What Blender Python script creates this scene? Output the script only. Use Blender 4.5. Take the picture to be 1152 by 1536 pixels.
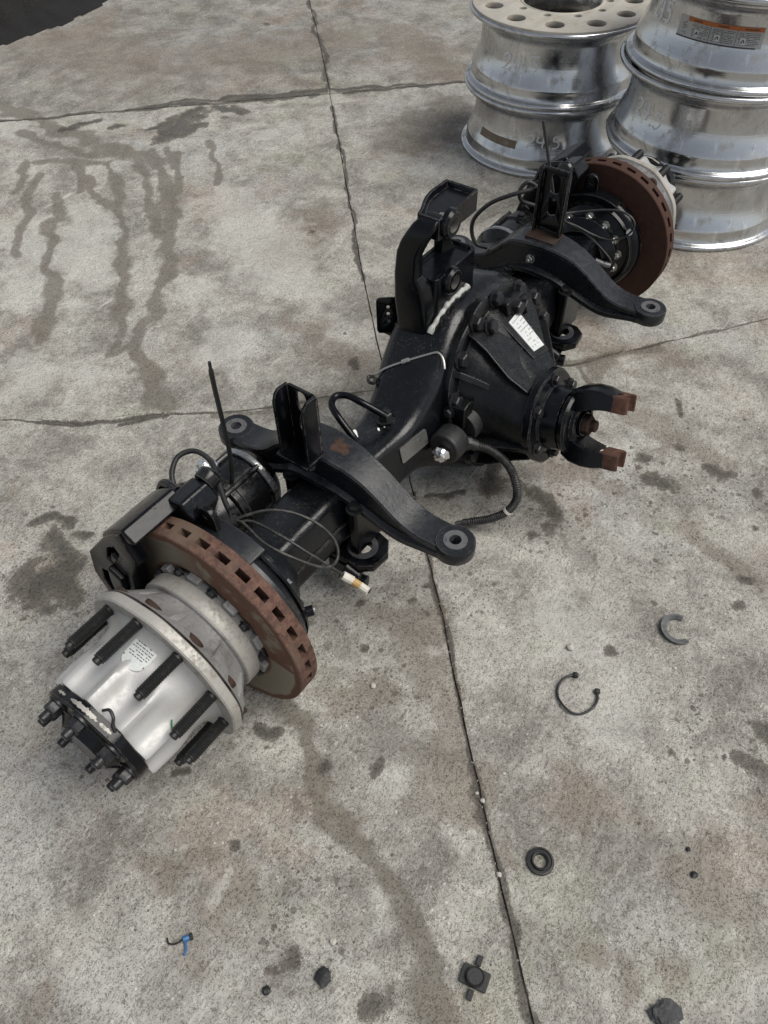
import bpy, bmesh, math, random
import numpy as np
from mathutils import Vector, Matrix, Quaternion, noise
R = math.radians
random.seed(7)
for o in list(bpy.data.objects): bpy.data.objects.remove(o)
scene = bpy.context.scene
COL = scene.collection

# ---------------------------------------------------------------- camera, sky, sun, exposure
cam = bpy.data.cameras.new('camera'); cam_o = bpy.data.objects.new('camera', cam); COL.objects.link(cam_o)
cam_o.location = (-1.2635, -0.7453, 1.4701)
cam_o.rotation_euler = (0.6988, 0.0184, -0.9432)
cam.sensor_fit = 'VERTICAL'; cam.sensor_height = 24.0; cam.lens = 24.0 * 1176.09 / 1536
cam.clip_start = 0.05; cam.clip_end = 1000
scene.camera = cam_o
scene.render.resolution_x = 768; scene.render.resolution_y = 1024

SUN_AZ, SUN_EL = R(-68), R(58)      # direction the light comes from
world = bpy.data.worlds.new('World'); scene.world = world; world.use_nodes = True
wn = world.node_tree; bg = wn.nodes['Background']
sky = wn.nodes.new('ShaderNodeTexSky'); sky.sky_type = 'NISHITA'; sky.sun_disc = False
sky.sun_elevation = SUN_EL; sky.sun_rotation = R(90) - SUN_AZ
sky.air_density = 1.0; sky.dust_density = 1.0; sky.ozone_density = 1.0
hs = wn.nodes.new('ShaderNodeHueSaturation'); hs.inputs['Saturation'].default_value = 0.34   # an overcast sky is nearly grey
wn.links.new(sky.outputs[0], hs.inputs['Color']); wn.links.new(hs.outputs[0], bg.inputs[0])
bg.inputs[1].default_value = 0.05
sl = bpy.data.lights.new('sun', 'SUN'); sl.energy = 1.5; sl.angle = R(44); sl.color = (1, .96, .89)
so = bpy.data.objects.new('sun', sl); COL.objects.link(so)
sd = Vector((math.cos(SUN_EL)*math.cos(SUN_AZ), math.cos(SUN_EL)*math.sin(SUN_AZ), math.sin(SUN_EL)))
so.rotation_euler = sd.to_track_quat('Z', 'Y').to_euler(); so.location = sd*8
vs = scene.view_settings; vs.view_transform = 'Standard'; vs.look = 'None'; vs.exposure = 1.08; vs.gamma = 1.0; vs.use_curve_mapping = False
scene.render.engine = 'CYCLES'

# ---------------------------------------------------------------- material helper
class NT:
    def __init__(s, name):
        s.m = bpy.data.materials.new(name); s.m.use_nodes = True; s.t = s.m.node_tree; s.n = s.t.nodes
        s.b = s.n['Principled BSDF']; s._c = None
    def co(s):
        if not s._c: s._c = s.n.new('ShaderNodeTexCoord').outputs['Object']
        return s._c
    def put(s, sock, v):
        if isinstance(v, bpy.types.NodeSocket): s.t.links.new(v, sock)
        elif isinstance(v, tuple) and len(v) == 3 and sock.type == 'RGBA': sock.default_value = (*v, 1)
        else: sock.default_value = v
    def noise(s, scale, detail=4, rough=.55, vec=None, dist=0, out=0):
        k = s.n.new('ShaderNodeTexNoise'); k.inputs['Scale'].default_value = scale; k.inputs['Detail'].default_value = detail
        k.inputs['Roughness'].default_value = rough; k.inputs['Distortion'].default_value = dist
        s.t.links.new(vec or s.co(), k.inputs['Vector']); return k.outputs[out]
    def vor(s, scale, feat='F1', vec=None, out='Distance', rnd=1):
        k = s.n.new('ShaderNodeTexVoronoi'); k.feature = feat; k.inputs['Scale'].default_value = scale; k.inputs['Randomness'].default_value = rnd
        s.t.links.new(vec or s.co(), k.inputs['Vector']); return k.outputs[out]
    def map(s, v, a, b, c=0., d=1., smooth=True):
        k = s.n.new('ShaderNodeMapRange'); k.interpolation_type = 'SMOOTHSTEP' if smooth else 'LINEAR'
        for i, q in enumerate((v, a, b, c, d)): s.put(k.inputs[i], q)
        return k.outputs[0]
    def math(s, op, a, b=0., clamp=False):
        k = s.n.new('ShaderNodeMath'); k.operation = op; k.use_clamp = clamp; s.put(k.inputs[0], a); s.put(k.inputs[1], b); return k.outputs[0]
    def mix(s, f, a, b, mode='MIX'):
        k = s.n.new('ShaderNodeMix'); k.data_type = 'RGBA'; k.blend_type = mode
        s.put(k.inputs[0], f); s.put(k.inputs[6], a); s.put(k.inputs[7], b); return k.outputs[2]
    def bump(s, h, dist, strength=1., prev=None):
        k = s.n.new('ShaderNodeBump'); k.inputs['Distance'].default_value = dist; s.put(k.inputs['Strength'], strength)
        s.put(k.inputs['Height'], h)
        if prev: s.t.links.new(prev, k.inputs['Normal'])
        return k.outputs[0]
    def upz(s):
        g = s.n.new('ShaderNodeNewGeometry'); x = s.n.new('ShaderNodeSeparateXYZ'); s.t.links.new(g.outputs['Normal'], x.inputs[0]); return x.outputs[2]
    def attr(s, name):
        k = s.n.new('ShaderNodeAttribute'); k.attribute_name = name; return k
    def fin(s, color, rough=.5, metal=0., normal=None, spec=None, coat=None):
        s.put(s.b.inputs['Base Color'], color); s.put(s.b.inputs['Roughness'], rough); s.put(s.b.inputs['Metallic'], metal)
        if normal: s.t.links.new(normal, s.b.inputs['Normal'])
        if spec is not None: s.put(s.b.inputs['Specular IOR Level'], spec)
        if coat is not None: s.put(s.b.inputs['Coat Weight'], coat); s.b.inputs['Coat Roughness'].default_value = .15
        return s.m

def black_paint(name, base=(.012,.013,.016), rough=(.28,.5), dust=.35, cast=.0006, dustcol=(.10,.095,.085), flake=.6, spec=.45, rustspot=None, speck=.5, wear=.7):
    t = NT(name)
    n1 = t.noise(9, 5); n2 = t.noise(60, 4, .65); n3 = t.noise(420, 3, .6)
    up = t.map(t.upz(), .35, .98)
    d = t.math('MULTIPLY', t.map(t.math('ADD', t.math('MULTIPLY', n1, .55), t.math('MULTIPLY', n2, .45)), .40, .66), t.math('MULTIPLY', up, dust))
    col = t.mix(n1, base, tuple(c*1.9 for c in base))
    col = t.mix(d, col, dustcol)
    # chips and grime streaks
    ch = t.map(t.math('ADD', t.vor(38), t.math('MULTIPLY', n2, .35)), .19, .15)
    ch = t.math('MULTIPLY', ch, t.map(n1, .54, .60))
    col = t.mix(t.math('MULTIPLY', ch, flake), col, (.13,.12,.11))
    spk = t.math('MULTIPLY', t.map(t.noise(190, 3, .7), .53, .66), t.math('MULTIPLY', t.map(t.noise(17, 5, .7), .47, .62), t.math('MULTIPLY', up, speck)))
    col = t.mix(spk, col, (.085,.078,.066))
    bv = t.n.new('ShaderNodeBevel'); bv.samples = 3; bv.inputs['Radius'].default_value = .0028
    gn = t.n.new('ShaderNodeNewGeometry'); vm = t.n.new('ShaderNodeVectorMath'); vm.operation = 'DOT_PRODUCT'
    t.t.links.new(bv.outputs[0], vm.inputs[0]); t.t.links.new(gn.outputs['Normal'], vm.inputs[1])
    ew = t.math('MULTIPLY', t.map(vm.outputs['Value'], .985, .90), t.map(t.math('ADD', n2, t.math('MULTIPLY', n1, .4)), .60, .76))
    ew = t.math('MULTIPLY', ew, wear)
    col = t.mix(ew, col, (.15,.14,.13))
    if rustspot:
        vd = t.n.new('ShaderNodeVectorMath'); vd.operation = 'DISTANCE'; t.t.links.new(t.co(), vd.inputs[0]); vd.inputs[1].default_value = rustspot[:3]
        rs_ = t.map(t.math('ADD', vd.outputs['Value'], t.math('MULTIPLY', t.math('SUBTRACT', t.noise(34, 5, .7), .5), .075)), rustspot[3], rustspot[3]*.45)
        col = t.mix(t.math('MULTIPLY', rs_, .6), col, t.mix(n2, (.035,.016,.010), (.15,.075,.035)))
    ro = t.math('ADD', t.map(n2, .3, .7, rough[0], rough[1]), t.math('ADD', t.math('MULTIPLY', d, .8), t.math('ADD', t.math('MULTIPLY', spk, .7), t.math('MULTIPLY', ew, .3))), clamp=True)
    drops = t.map(t.vor(130), .22, .12); drops = t.math('MULTIPLY', drops, t.map(t.noise(14, 2), .54, .6))
    nb = t.bump(n3, cast*.35); nb = t.bump(n2, cast*.9, 1., nb); nb = t.bump(drops, .0012, .6, nb)
    ro = t.math('SUBTRACT', ro, t.math('MULTIPLY', drops, .2))
    return t.fin(col, ro, 0., nb, spec)

def metal_mat(name, col, rough, metal=1., grime=(.1,.09,.08), amt=.4, scale=14, bump=.0003, bs=300, v=.25, rv=1.):
    t = NT(name); n1 = t.noise(scale, 5, .6); n2 = t.noise(bs, 3); n3 = t.noise(scale*6, 4, .6)
    g = t.map(t.math('ADD', t.math('MULTIPLY', n1, .6), t.math('MULTIPLY', n3, .4)), .47, .66)
    g = t.math('MULTIPLY', g, amt)
    c = t.mix(g, t.mix(n3, tuple(x*(1-v) for x in col), col), grime)
    r = t.math('ADD', t.map(n3, .3, .7, rough-.08*rv, rough+.1*rv), t.math('MULTIPLY', g, .35), clamp=True)
    m = t.math('SUBTRACT', metal, t.math('MULTIPLY', g, metal*.85))
    return t.fin(c, r, m, t.bump(n2, bump))

M = {}
M['black'] = black_paint('gloss_black_paint', base=(.0022,.0026,.0036), rough=(.10,.22), dust=.015, flake=.25, speck=.12, spec=.27)
M['housing'] = black_paint('housing_paint', base=(.003,.0034,.0044), rough=(.12,.26), dust=.04, cast=.0004, spec=.40, speck=.7)
M['beam'] = black_paint('beam_paint', base=(.007,.008,.010), rough=(.22,.34), dust=.08, cast=.0008, dustcol=(.10,.10,.10), spec=.45, speck=.2)
M['beam_near'] = black_paint('beam_paint_rust_spot', base=(.007,.008,.010), rough=(.22,.34), dust=.08, cast=.0008, dustcol=(.10,.10,.10), spec=.45, speck=.2, rustspot=(-.440,-.022,.372,.026))
M['carrier'] = black_paint('carrier_paint', base=(.0035,.0038,.0043), rough=(.20,.34), dust=.02, cast=.0011, spec=.32, speck=.2, flake=.45)
M['grey_shield'] = black_paint('shield_paint', base=(.008,.009,.011), rough=(.22,.34), dust=.03, spec=.4, speck=.1, cast=.0003, flake=.2)
M['cylpaint'] = black_paint('chamber_paint', base=(.004,.004,.0045), rough=(.12,.28), dust=.05, cast=.0002, flake=.3)
M['bolt'] = metal_mat('dark_bolt_steel', (.035,.036,.04), .36, .55, (.05,.04,.035), .5, 40)
M['stud'] = metal_mat('oiled_stud_steel', (.03,.03,.03), .42, .5, (.05,.045,.04), .4, 30)
M['zinc'] = metal_mat('zinc_bolt', (.55,.55,.53), .32, 1., (.08,.07,.06), .6, 60)
M['alu'] = metal_mat('cast_aluminium', (.49,.487,.476), .46, .25, (.24,.225,.205), .3, 13, .0003, 240, .08, .25)
M['alu_dirty'] = metal_mat('dirty_cast_aluminium', (.30,.295,.29), .6, .3, (.10,.09,.085), .8, 16, .0011, 160)
M['alu_edge'] = metal_mat('machined_flange', (.43,.412,.378), .5, .2, (.20,.18,.155), .85, 22, .0004, 220)
M['rubber'] = metal_mat('black_rubber', (.014,.014,.015), .5, 0., (.05,.05,.048), .35, 40)
M['cable'] = metal_mat('cable_jacket', (.018,.018,.019), .42, 0., (.09,.085,.08), .5, 60)
M['greycable'] = metal_mat('dusty_cable_jacket', (.03,.03,.03), .42, 0., (.13,.12,.11), .6, 60)
M['foil'] = metal_mat('crumpled_foil', (.86,.86,.85), .2, 1., (.5,.5,.5), .2, 60, .0012, 120)
M['white'] = metal_mat('white_plastic', (.72,.69,.62), .45, 0., (.3,.2,.1), .5, 60)
M['yellowed'] = metal_mat('yellowed_plastic', (.55,.36,.14), .5, 0., (.2,.12,.06), .5, 60)
M['marker'] = metal_mat('white_paint_marker', (.92,.92,.92), .6, 0., (.3,.3,.3), .3, 60)
M['blue'] = metal_mat('blue_plastic', (.03,.14,.33), .4, 0., (.03,.06,.1), .4, 60)
M['stone'] = metal_mat('pale_pebble', (.50,.47,.42), .8, 0., (.3,.28,.25), .5, 60)
M['wire'] = metal_mat('bare_wire', (.5,.49,.47), .4, .7, (.2,.19,.18), .4, 80)

def rust_mat(name, c1, c2, c3, amt, rough=.8):
    t = NT(name); n1 = t.noise(7, 6, .65); n2 = t.noise(70, 5, .7); n3 = t.noise(380, 3, .7)
    c = t.mix(t.map(n2, .35, .68), c1, c2)
    c = t.mix(t.math('MULTIPLY', t.map(n1, .45, .62), amt), c, c3)
    c = t.mix(t.math('MULTIPLY', t.map(n3, .58, .72), .45), c, tuple(x*.35 for x in c1))
    nb = t.bump(n3, .0008); nb = t.bump(n2, .0008, 1., nb)
    return t.fin(c, t.map(n2, .3, .7, rough-.1, rough+.1), .05, nb, .3)
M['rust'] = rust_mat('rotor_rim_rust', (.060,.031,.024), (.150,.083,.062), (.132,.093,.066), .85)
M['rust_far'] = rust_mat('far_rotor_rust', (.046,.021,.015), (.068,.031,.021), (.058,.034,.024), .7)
M['rust_dark'] = rust_mat('dark_rust', (.028,.016,.012), (.055,.030,.021), (.04,.03,.025), .6)
M['rust_bright'] = rust_mat('orange_rust', (.11,.042,.022), (.19,.075,.036), (.06,.03,.02), .6)
t = NT('rotor_face')                       # worn braking face: tan bare iron with rust towards the hub and rim
sep = t.n.new('ShaderNodeSeparateXYZ'); t.t.links.new(t.co(), sep.inputs[0])
yy = sep.outputs[1]; zz = t.math('SUBTRACT', sep.outputs[2], .218)
rad = t.math('SQRT', t.math('ADD', t.math('MULTIPLY', yy, yy), t.math('MULTIPLY', zz, zz)))
n = t.noise(22, 5, .6); rn = t.math('ADD', rad, t.math('MULTIPLY', t.math('SUBTRACT', n, .5), .018))
ang = t.math('ARCTAN2', zz, yy)
kk = t.map(rn, .197, .203)
kk = t.math('MAXIMUM', kk, t.map(rn, .150, .138))
nn = t.math('ADD', ang, t.math('MULTIPLY', t.math('SUBTRACT', t.noise(9, 4), .5), .7))
kk = t.math('MAXIMUM', kk, t.math('MULTIPLY', t.map(nn, 1.25, 1.75), t.map(n, .3, .5)))
comb = t.n.new('ShaderNodeCombineXYZ'); t.t.links.new(t.math('MULTIPLY', rad, 420), comb.inputs[0]); t.t.links.new(t.math('MULTIPLY', ang, 2.), comb.inputs[1])
gro = t.noise(1., 3, .6, comb.outputs[0])
bare = t.mix(gro, (.175,.15,.112), (.31,.272,.205))
rust = t.mix(t.noise(60, 5, .7), (.075,.034,.02), (.16,.075,.042))
M['rotor_face'] = t.fin(t.mix(kk, bare, rust), t.map(kk, 0, 1, .42, .8), t.map(kk, 0, 1, .45, .0), t.bump(gro, .0003, .6))

# concrete ------------------------------------------------------------------
def concrete(name, attr=True, tone=1.0):
    t = NT(name)
    geo = t.n.new('ShaderNodeNewGeometry'); P = geo.outputs['Position']; t._c = P
    def val(c):
        k = t.n.new('ShaderNodeSeparateColor'); t.t.links.new(c, k.inputs[0]); return k.outputs[0]
    big = t.noise(1.3, 5, .6); mid = t.noise(6.5, 7, .68, dist=.4); sm = t.noise(34, 6, .72); fine = t.noise(130, 4, .8)
    cell = val(t.vor(560, out='Color')); cell2 = val(t.vor(190, out='Color'))
    T = lambda *c: tuple(x*tone for x in c)
    lum = t.math('ADD', t.math('MULTIPLY', t.map(mid, .34, .66, smooth=False), .50), t.math('ADD', t.math('MULTIPLY', t.map(sm, .32, .68, smooth=False), .30), t.math('MULTIPLY', t.map(big, .36, .64, smooth=False), .20)))
    c = t.mix(t.map(lum, .12, .88, smooth=False), T(.170,.161,.143), T(.475,.458,.420))
    # rust-brown, green-grey and cool patches
    c = t.mix(t.math('MULTIPLY', t.map(t.noise(2.3, 5, .65, dist=.6), .53, .64), .38), c, T(.27,.205,.16))
    c = t.mix(t.math('MULTIPLY', t.map(t.noise(3.3, 5, .65), .54, .64), .34), c, T(.255,.258,.195))
    c = t.mix(t.math('MULTIPLY', t.map(t.noise(1.8, 4, .6, dist=.3), .52, .64), .30), c, T(.40,.41,.415))
    # sand grains
    gsum = t.math('ADD', t.math('MULTIPLY', cell, .55), t.math('ADD', t.math('MULTIPLY', cell2, .25), t.math('MULTIPLY', fine, .5)))
    c = t.mix(t.map(gsum, .36, .66, .0, 1.), t.mix(1., c, (.54,.525,.50), 'MULTIPLY'), t.mix(1., c, (1.17,1.17,1.16), 'MULTIPLY'))
    c = t.mix(t.math('MULTIPLY', t.map(cell, .90, .97), t.math('MULTIPLY', t.map(sm, .46, .6), .75)), c, T(.68,.66,.60))
    # fine scuffed skin: short crisp marks
    mpf = t.n.new('ShaderNodeMapping'); mpf.inputs['Scale'].default_value = (60, 150, 1); mpf.inputs['Rotation'].default_value = (0,0,.35); t.t.links.new(P, mpf.inputs[0])
    scu = t.noise(1., 4, .7, mpf.outputs[0], dist=.8)
    c = t.mix(t.math('MULTIPLY', t.map(scu, .56, .66), .55), c, T(.10,.093,.08)); c = t.mix(t.math('MULTIPLY', t.map(scu, .42, .34), .40), c, T(.60,.585,.545))
    # dark pits and pale flecks of several sizes
    pit = t.math('MULTIPLY', t.map(t.math('ADD', t.vor(60), t.math('MULTIPLY', fine, .25)), .27, .22), t.map(t.noise(7, 4, .7), .50, .58))
    c = t.mix(t.math('MULTIPLY', pit, .8), c, (.05,.045,.04))
    pit2 = t.math('MULTIPLY', t.map(t.math('ADD', t.vor(23), t.math('MULTIPLY', sm, .35)), .285, .24), t.map(t.noise(2.1, 4, .7), .52, .60))
    c = t.mix(t.math('MULTIPLY', pit2, .7), c, (.055,.048,.04))
    pal = t.math('MULTIPLY', t.map(t.math('ADD', t.vor(44), t.math('MULTIPLY', fine, .35)), .30, .25), t.map(t.noise(4.3, 4, .7), .48, .56))
    c = t.mix(t.math('MULTIPLY', pal, .7), c, (.66,.645,.60))
    # dark speckled grime in clouds
    gm = t.math('MULTIPLY', t.map(sm, .47, .60), t.map(mid, .52, .42))
    c = t.mix(t.math('MULTIPLY', gm, .55), c, T(.105,.092,.075))
    # thin pale scratches in two directions
    for rot_, sc_, th_ in ((.9,(3,46,1),.668),(-.5,(4,60,1),.69)):
        mp = t.n.new('ShaderNodeMapping'); mp.inputs['Scale'].default_value = sc_; mp.inputs['Rotation'].default_value = (0,0,rot_); t.t.links.new(P, mp.inputs[0])
        scr = t.math('MULTIPLY', t.map(t.noise(1., 3, .5, mp.outputs[0]), th_, th_+.03), t.map(t.noise(2.9, 3), .53, .6))
        c = t.mix(t.math('MULTIPLY', scr, .6), c, T(.60,.58,.54))
    rough = .86
    if attr:
        A = t.attr('stain'); s = t.n.new('ShaderNodeSeparateColor'); t.t.links.new(A.outputs['Color'], s.inputs[0])
        A2 = t.attr('splat')
        wet, trail, soft, pale = s.outputs[0], s.outputs[1], s.outputs[2], A.outputs['Alpha']
        wob = t.math('SUBTRACT', t.noise(26, 6, .68), .5); wob2 = t.math('SUBTRACT', t.noise(9, 6, .68), .5); wob3 = t.math('SUBTRACT', t.noise(110, 4, .75), .5)
        sf = t.map(t.math('ADD', soft, t.math('ADD', t.math('MULTIPLY', wob2, 2.0), t.math('MULTIPLY', wob, 1.0))), .05, 1.1)
        c = t.mix(t.math('MULTIPLY', sf, .58), c, t.mix(t.map(gsum, .36, .66), (.075,.060,.047), (.21,.18,.147)))
        pf = t.map(t.math('ADD', pale, t.math('ADD', t.math('MULTIPLY', wob2, 2.0), t.math('MULTIPLY', wob, 1.2))), .1, .95)
        c = t.mix(t.math('MULTIPLY', pf, .42), c, t.mix(t.map(gsum, .36, .66), (.36,.35,.32), (.62,.605,.56)))
        tr = t.map(t.math('ADD', trail, t.math('ADD', t.math('MULTIPLY', wob, .9), t.math('MULTIPLY', wob3, .6))), .08, .80)
        c = t.mix(t.math('MULTIPLY', tr, .78), c, t.mix(t.map(gsum, .36, .66), (.078,.068,.054), (.172,.154,.126)))
        dv_ = t.vor(30); dv2 = t.vor(75)
        spl = t.math('MAXIMUM', t.map(t.math('ADD', dv_, t.math('MULTIPLY', wob3, .35)), .20, .15), t.map(t.math('ADD', dv2, t.math('MULTIPLY', wob3, .35)), .24, .18))
        spl = t.math('MULTIPLY', spl, t.map(t.math('ADD', A2.outputs['Fac'], t.math('MULTIPLY', wob2, 1.6)), .25, .65))
        wv = t.math('ADD', wet, t.math('ADD', t.math('MULTIPLY', wob, 2.0), t.math('MULTIPLY', wob3, 1.5)))
        wt = t.math('MAXIMUM', t.map(wv, .15, .62), t.math('MULTIPLY', spl, .85)); core = t.math('MAXIMUM', t.map(wv, .55, 1.25), t.math('MULTIPLY', spl, .4))
        wc = t.mix(core, t.mix(t.map(gsum, .36, .66), (.058,.050,.040), (.125,.110,.090)), t.mix(t.map(gsum, .36, .66), (.018,.016,.014), (.060,.053,.045)))
        c = t.mix(t.math('MULTIPLY', wt, .84), c, wc)
        wt = t.math('MAXIMUM', t.math('MULTIPLY', wt, .5), core)
        rough = t.map(t.math('MAXIMUM', wt, t.math('MULTIPLY', tr, .4)), 0, 1, .90, .45)
    hgt = t.math('ADD', t.math('MULTIPLY', fine, .6), t.math('ADD', t.math('MULTIPLY', cell2, .25), t.math('MULTIPLY', sm, .5)))
    nb = t.bump(hgt, .0035); nb = t.bump(mid, .006, .5, nb)
    return t.fin(c, rough, 0., nb, .25)
M['concrete'] = concrete('stained_concrete'); M['concrete_far'] = concrete('dirty_shaded_concrete', tone=.80)  # far slabs toned down: dirt plus shade from a nearby building, in the colour
M['concrete_out'] = concrete('yard_concrete', attr=False, tone=.85)
M['dirt'] = metal_mat('joint_dirt', (.060,.051,.041), .9, 0., (.13,.112,.09), .8, 60, .003, 160)

# polished aluminium wheels ------------------------------------------------------
def wheel_alu(name, rough, dirt):
    t = NT(name); co = t.co()
    sp = t.n.new('ShaderNodeSeparateXYZ'); t.t.links.new(co, sp.inputs[0])
    an = t.math('ARCTAN2', sp.outputs[1], sp.outputs[0])
    cb = t.n.new('ShaderNodeCombineXYZ'); t.t.links.new(t.math('MULTIPLY', an, .9), cb.inputs[0]); t.t.links.new(t.math('MULTIPLY', sp.outputs[2], 210), cb.inputs[1])
    lines = t.noise(1., 3, .6, cb.outputs[0])
    cb2 = t.n.new('ShaderNodeCombineXYZ'); t.t.links.new(t.math('MULTIPLY', an, 4.), cb2.inputs[0]); t.t.links.new(t.math('MULTIPLY', sp.outputs[2], 9), cb2.inputs[1])
    blot = t.noise(1., 5, .65, cb2.outputs[0])
    n2 = t.noise(30, 5, .65); n3 = t.noise(160, 3, .7)
    g = t.math('MULTIPLY', t.map(t.math('ADD', t.math('MULTIPLY', blot, .55), t.math('MULTIPLY', n2, .45)), .50, .68), dirt)
    c = t.mix(g, t.mix(blot, (.46,.468,.475), (.64,.647,.653)), (.22,.21,.19))
    c = t.mix(t.math('MULTIPLY', t.map(n3, .62, .72), .5), c, (.16,.15,.135))
    mps = t.n.new('ShaderNodeMapping'); mps.inputs['Scale'].default_value = (34, 34, 7); mps.inputs['Rotation'].default_value = (.5,.3,0); t.t.links.new(co, mps.inputs[0])
    scw = t.map(t.noise(1., 3, .5, mps.outputs[0]), .64, .68)
    c = t.mix(t.math('MULTIPLY', scw, .5), c, (.78,.78,.78)); c = t.mix(t.math('MULTIPLY', t.map(t.noise(11, 5, .75, dist=1.), .56, .66), .45), c, (.17,.165,.155))
    r = t.math('ADD', t.map(blot, .3, .7, rough-.07, rough+.09), t.math('MULTIPLY', g, .4), clamp=True)
    return t.fin(c, r, t.math('SUBTRACT', .96, t.math('MULTIPLY', g, .55)), t.bump(lines, .0006, .5))
M['wheel'] = wheel_alu('polished_wheel_aluminium', .19, .6)
M['wheel_face'] = metal_mat('oxidised_wheel_face', (.50,.47,.41), .62, .25, (.30,.26,.20), .8, 9, .0008, 200)

# ---------------------------------------------------------------- mesh helper
def frame(d, up=(0,0,1)):
    d = Vector(d).normalized(); u = Vector(up)
    if abs(d.dot(u)) > .98: u = Vector((1,0,0))
    x = u.cross(d).normalized(); return x, d.cross(x), d
def mat_to(o, d, up=(0,0,1)):
    x, y, z = frame(d, up); return Matrix(((x.x,y.x,z.x,o[0]),(x.y,y.y,z.y,o[1]),(x.z,y.z,z.z,o[2]),(0,0,0,1)))
def spline(pts, n=8):
    P = [Vector(p) for p in pts]; P = [P[0]*2-P[1]] + P + [P[-1]*2-P[-2]]; out = []
    for i in range(1, len(P)-2):
        a, b, c, d = P[i-1:i+3]
        for k in range(n):
            u = k/n; out.append(.5*((2*b)+(c-a)*u+(2*a-5*b+4*c-d)*u*u+(3*b-a-3*c+d)*u**3))
    out.append(P[-2]); return out
class B:
    def __init__(s): s.v = []; s.f = []; s.mi = []; s.cm = 0
    def add(s, vs, fs):
        k = len(s.v); s.v += [tuple(v) for v in vs]; s.f += [tuple(i+k for i in f) for f in fs]; s.mi += [s.cm]*len(fs); return s
    def rings(s, rs, cap0=True, cap1=True, closed=False):
        n = len(rs[0]); vs = [p for r in rs for p in r]; fs = []
        m = len(rs)
        for i in range(m if closed else m-1):
            j = (i+1) % m
            for k in range(n): fs.append((i*n+k, i*n+(k+1)%n, j*n+(k+1)%n, j*n+k))
        if not closed:
            if cap0: fs.append(tuple(range(n))[::-1])
            if cap1: fs.append(tuple((m-1)*n+k for k in range(n)))
        return s.add(vs, fs)
    def lathe(s, prof, o=(0,0,0), d=(0,0,1), seg=48, mod=None, cap=True, closed=False, up=(0,0,1)):
        x, y, z = frame(d, up); o = Vector(o); rs = []
        for i, (h, r) in enumerate(prof):
            ring = []
            for k in range(seg):
                a = 2*math.pi*k/seg; rr = r if mod is None else r*mod(a, h, r)
                ring.append(o + z*h + x*(rr*math.cos(a)) + y*(rr*math.sin(a)))
            rs.append(ring)
        return s.rings(rs, cap, cap, closed)
    def cyl(s, o, d, r, h, seg=24, r2=None): return s.lathe([(0, r), (h, r if r2 is None else r2)], o, d, seg)
    def box(s, c, size, rz=0, Mx=None):
        vs = [Vector(((i&1)-.5, ((i>>1)&1)-.5, (i>>2)-.5)) for i in range(8)]
        vs = [Vector((v.x*size[0], v.y*size[1], v.z*size[2])) for v in vs]
        m = Mx or (Matrix.Translation(c) @ Matrix.Rotation(rz, 4, 'Z'))
        return s.add([m @ v for v in vs], [(0,2,3,1),(4,5,7,6),(0,1,5,4),(2,6,7,3),(0,4,6,2),(1,3,7,5)])
    def tube(s, pts, r, seg=10, n=8, sm=True, rf=None):
        P = spline(pts, n) if sm else [Vector(p) for p in pts]
        rs = []; T = None
        for i, p in enumerate(P):
            t = (P[min(i+1, len(P)-1)] - P[max(i-1, 0)]).normalized()
            if T is None: x, y, _ = frame(t)
            else:
                q = T.rotation_difference(t); x = q @ x; y = q @ y
            T = t; rr = r if rf is None else rf(i/(len(P)-1))
            rs.append([p + x*(rr*math.cos(2*math.pi*k/seg)) + y*(rr*math.sin(2*math.pi*k/seg)) for k in range(seg)])
        return s.rings(rs)
    def prism(s, poly, o, u, v, w):      # polygon in (u, v) swept along vector w, centred
        u, v, w, o = Vector(u), Vector(v), Vector(w), Vector(o)
        a = [o+u*p[0]+v*p[1]-w*.5 for p in poly]; b = [p+w for p in a]
        return s.rings([a, b])
    def plate(s, outer, holes, th, Mx, bev=0.):
        cu = bpy.data.curves.new('tmp', 'CURVE'); cu.dimensions = '2D'; cu.fill_mode = 'BOTH'; cu.extrude = th/2 - bev; cu.bevel_depth = bev; cu.bevel_resolution = 1; cu.offset = -bev
        for lp in [outer] + holes:
            sp = cu.splines.new('POLY'); sp.points.add(len(lp)-1); sp.use_cyclic_u = True
            for q, (a, b) in zip(sp.points, lp): q.co = (a, b, 0, 1)
        ob = bpy.data.objects.new('tmp', cu); me = bpy.data.meshes.new_from_object(ob)
        s.add([Mx @ v.co for v in me.vertices], [tuple(p.vertices) for p in me.polygons])
        bpy.data.objects.remove(ob); bpy.data.curves.remove(cu); bpy.data.meshes.remove(me); return s
    def mesh(s, name, mats, ang=35):
        me = bpy.data.meshes.new(name); me.from_pydata(s.v, [], s.f)
        bm = bmesh.new(); bm.from_mesh(me); bmesh.ops.remove_doubles(bm, verts=bm.verts, dist=1e-6)
        bm.faces.ensure_lookup_table()
        bmesh.ops.recalc_face_normals(bm, faces=bm.faces); bm.to_mesh(me); bm.free()
        for m in mats: me.materials.append(M[m])
        return me
    def obj(s, name, mats, parent=None, bev=0., ang=35, seg=2, label=None, sub=0):
        mats = [mats] if isinstance(mats, str) else mats
        me = bpy.data.meshes.new(name); me.from_pydata(s.v, [], s.f)
        for m in mats: me.materials.append(M[m])
        if len(mats) > 1: me.polygons.foreach_set('material_index', s.mi)
        bm = bmesh.new(); bm.from_mesh(me); bmesh.ops.remove_doubles(bm, verts=bm.verts, dist=2e-6); bmesh.ops.recalc_face_normals(bm, faces=bm.faces); bm.to_mesh(me); bm.free()
        return link(name, me, parent, bev, ang, seg, label)
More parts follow.
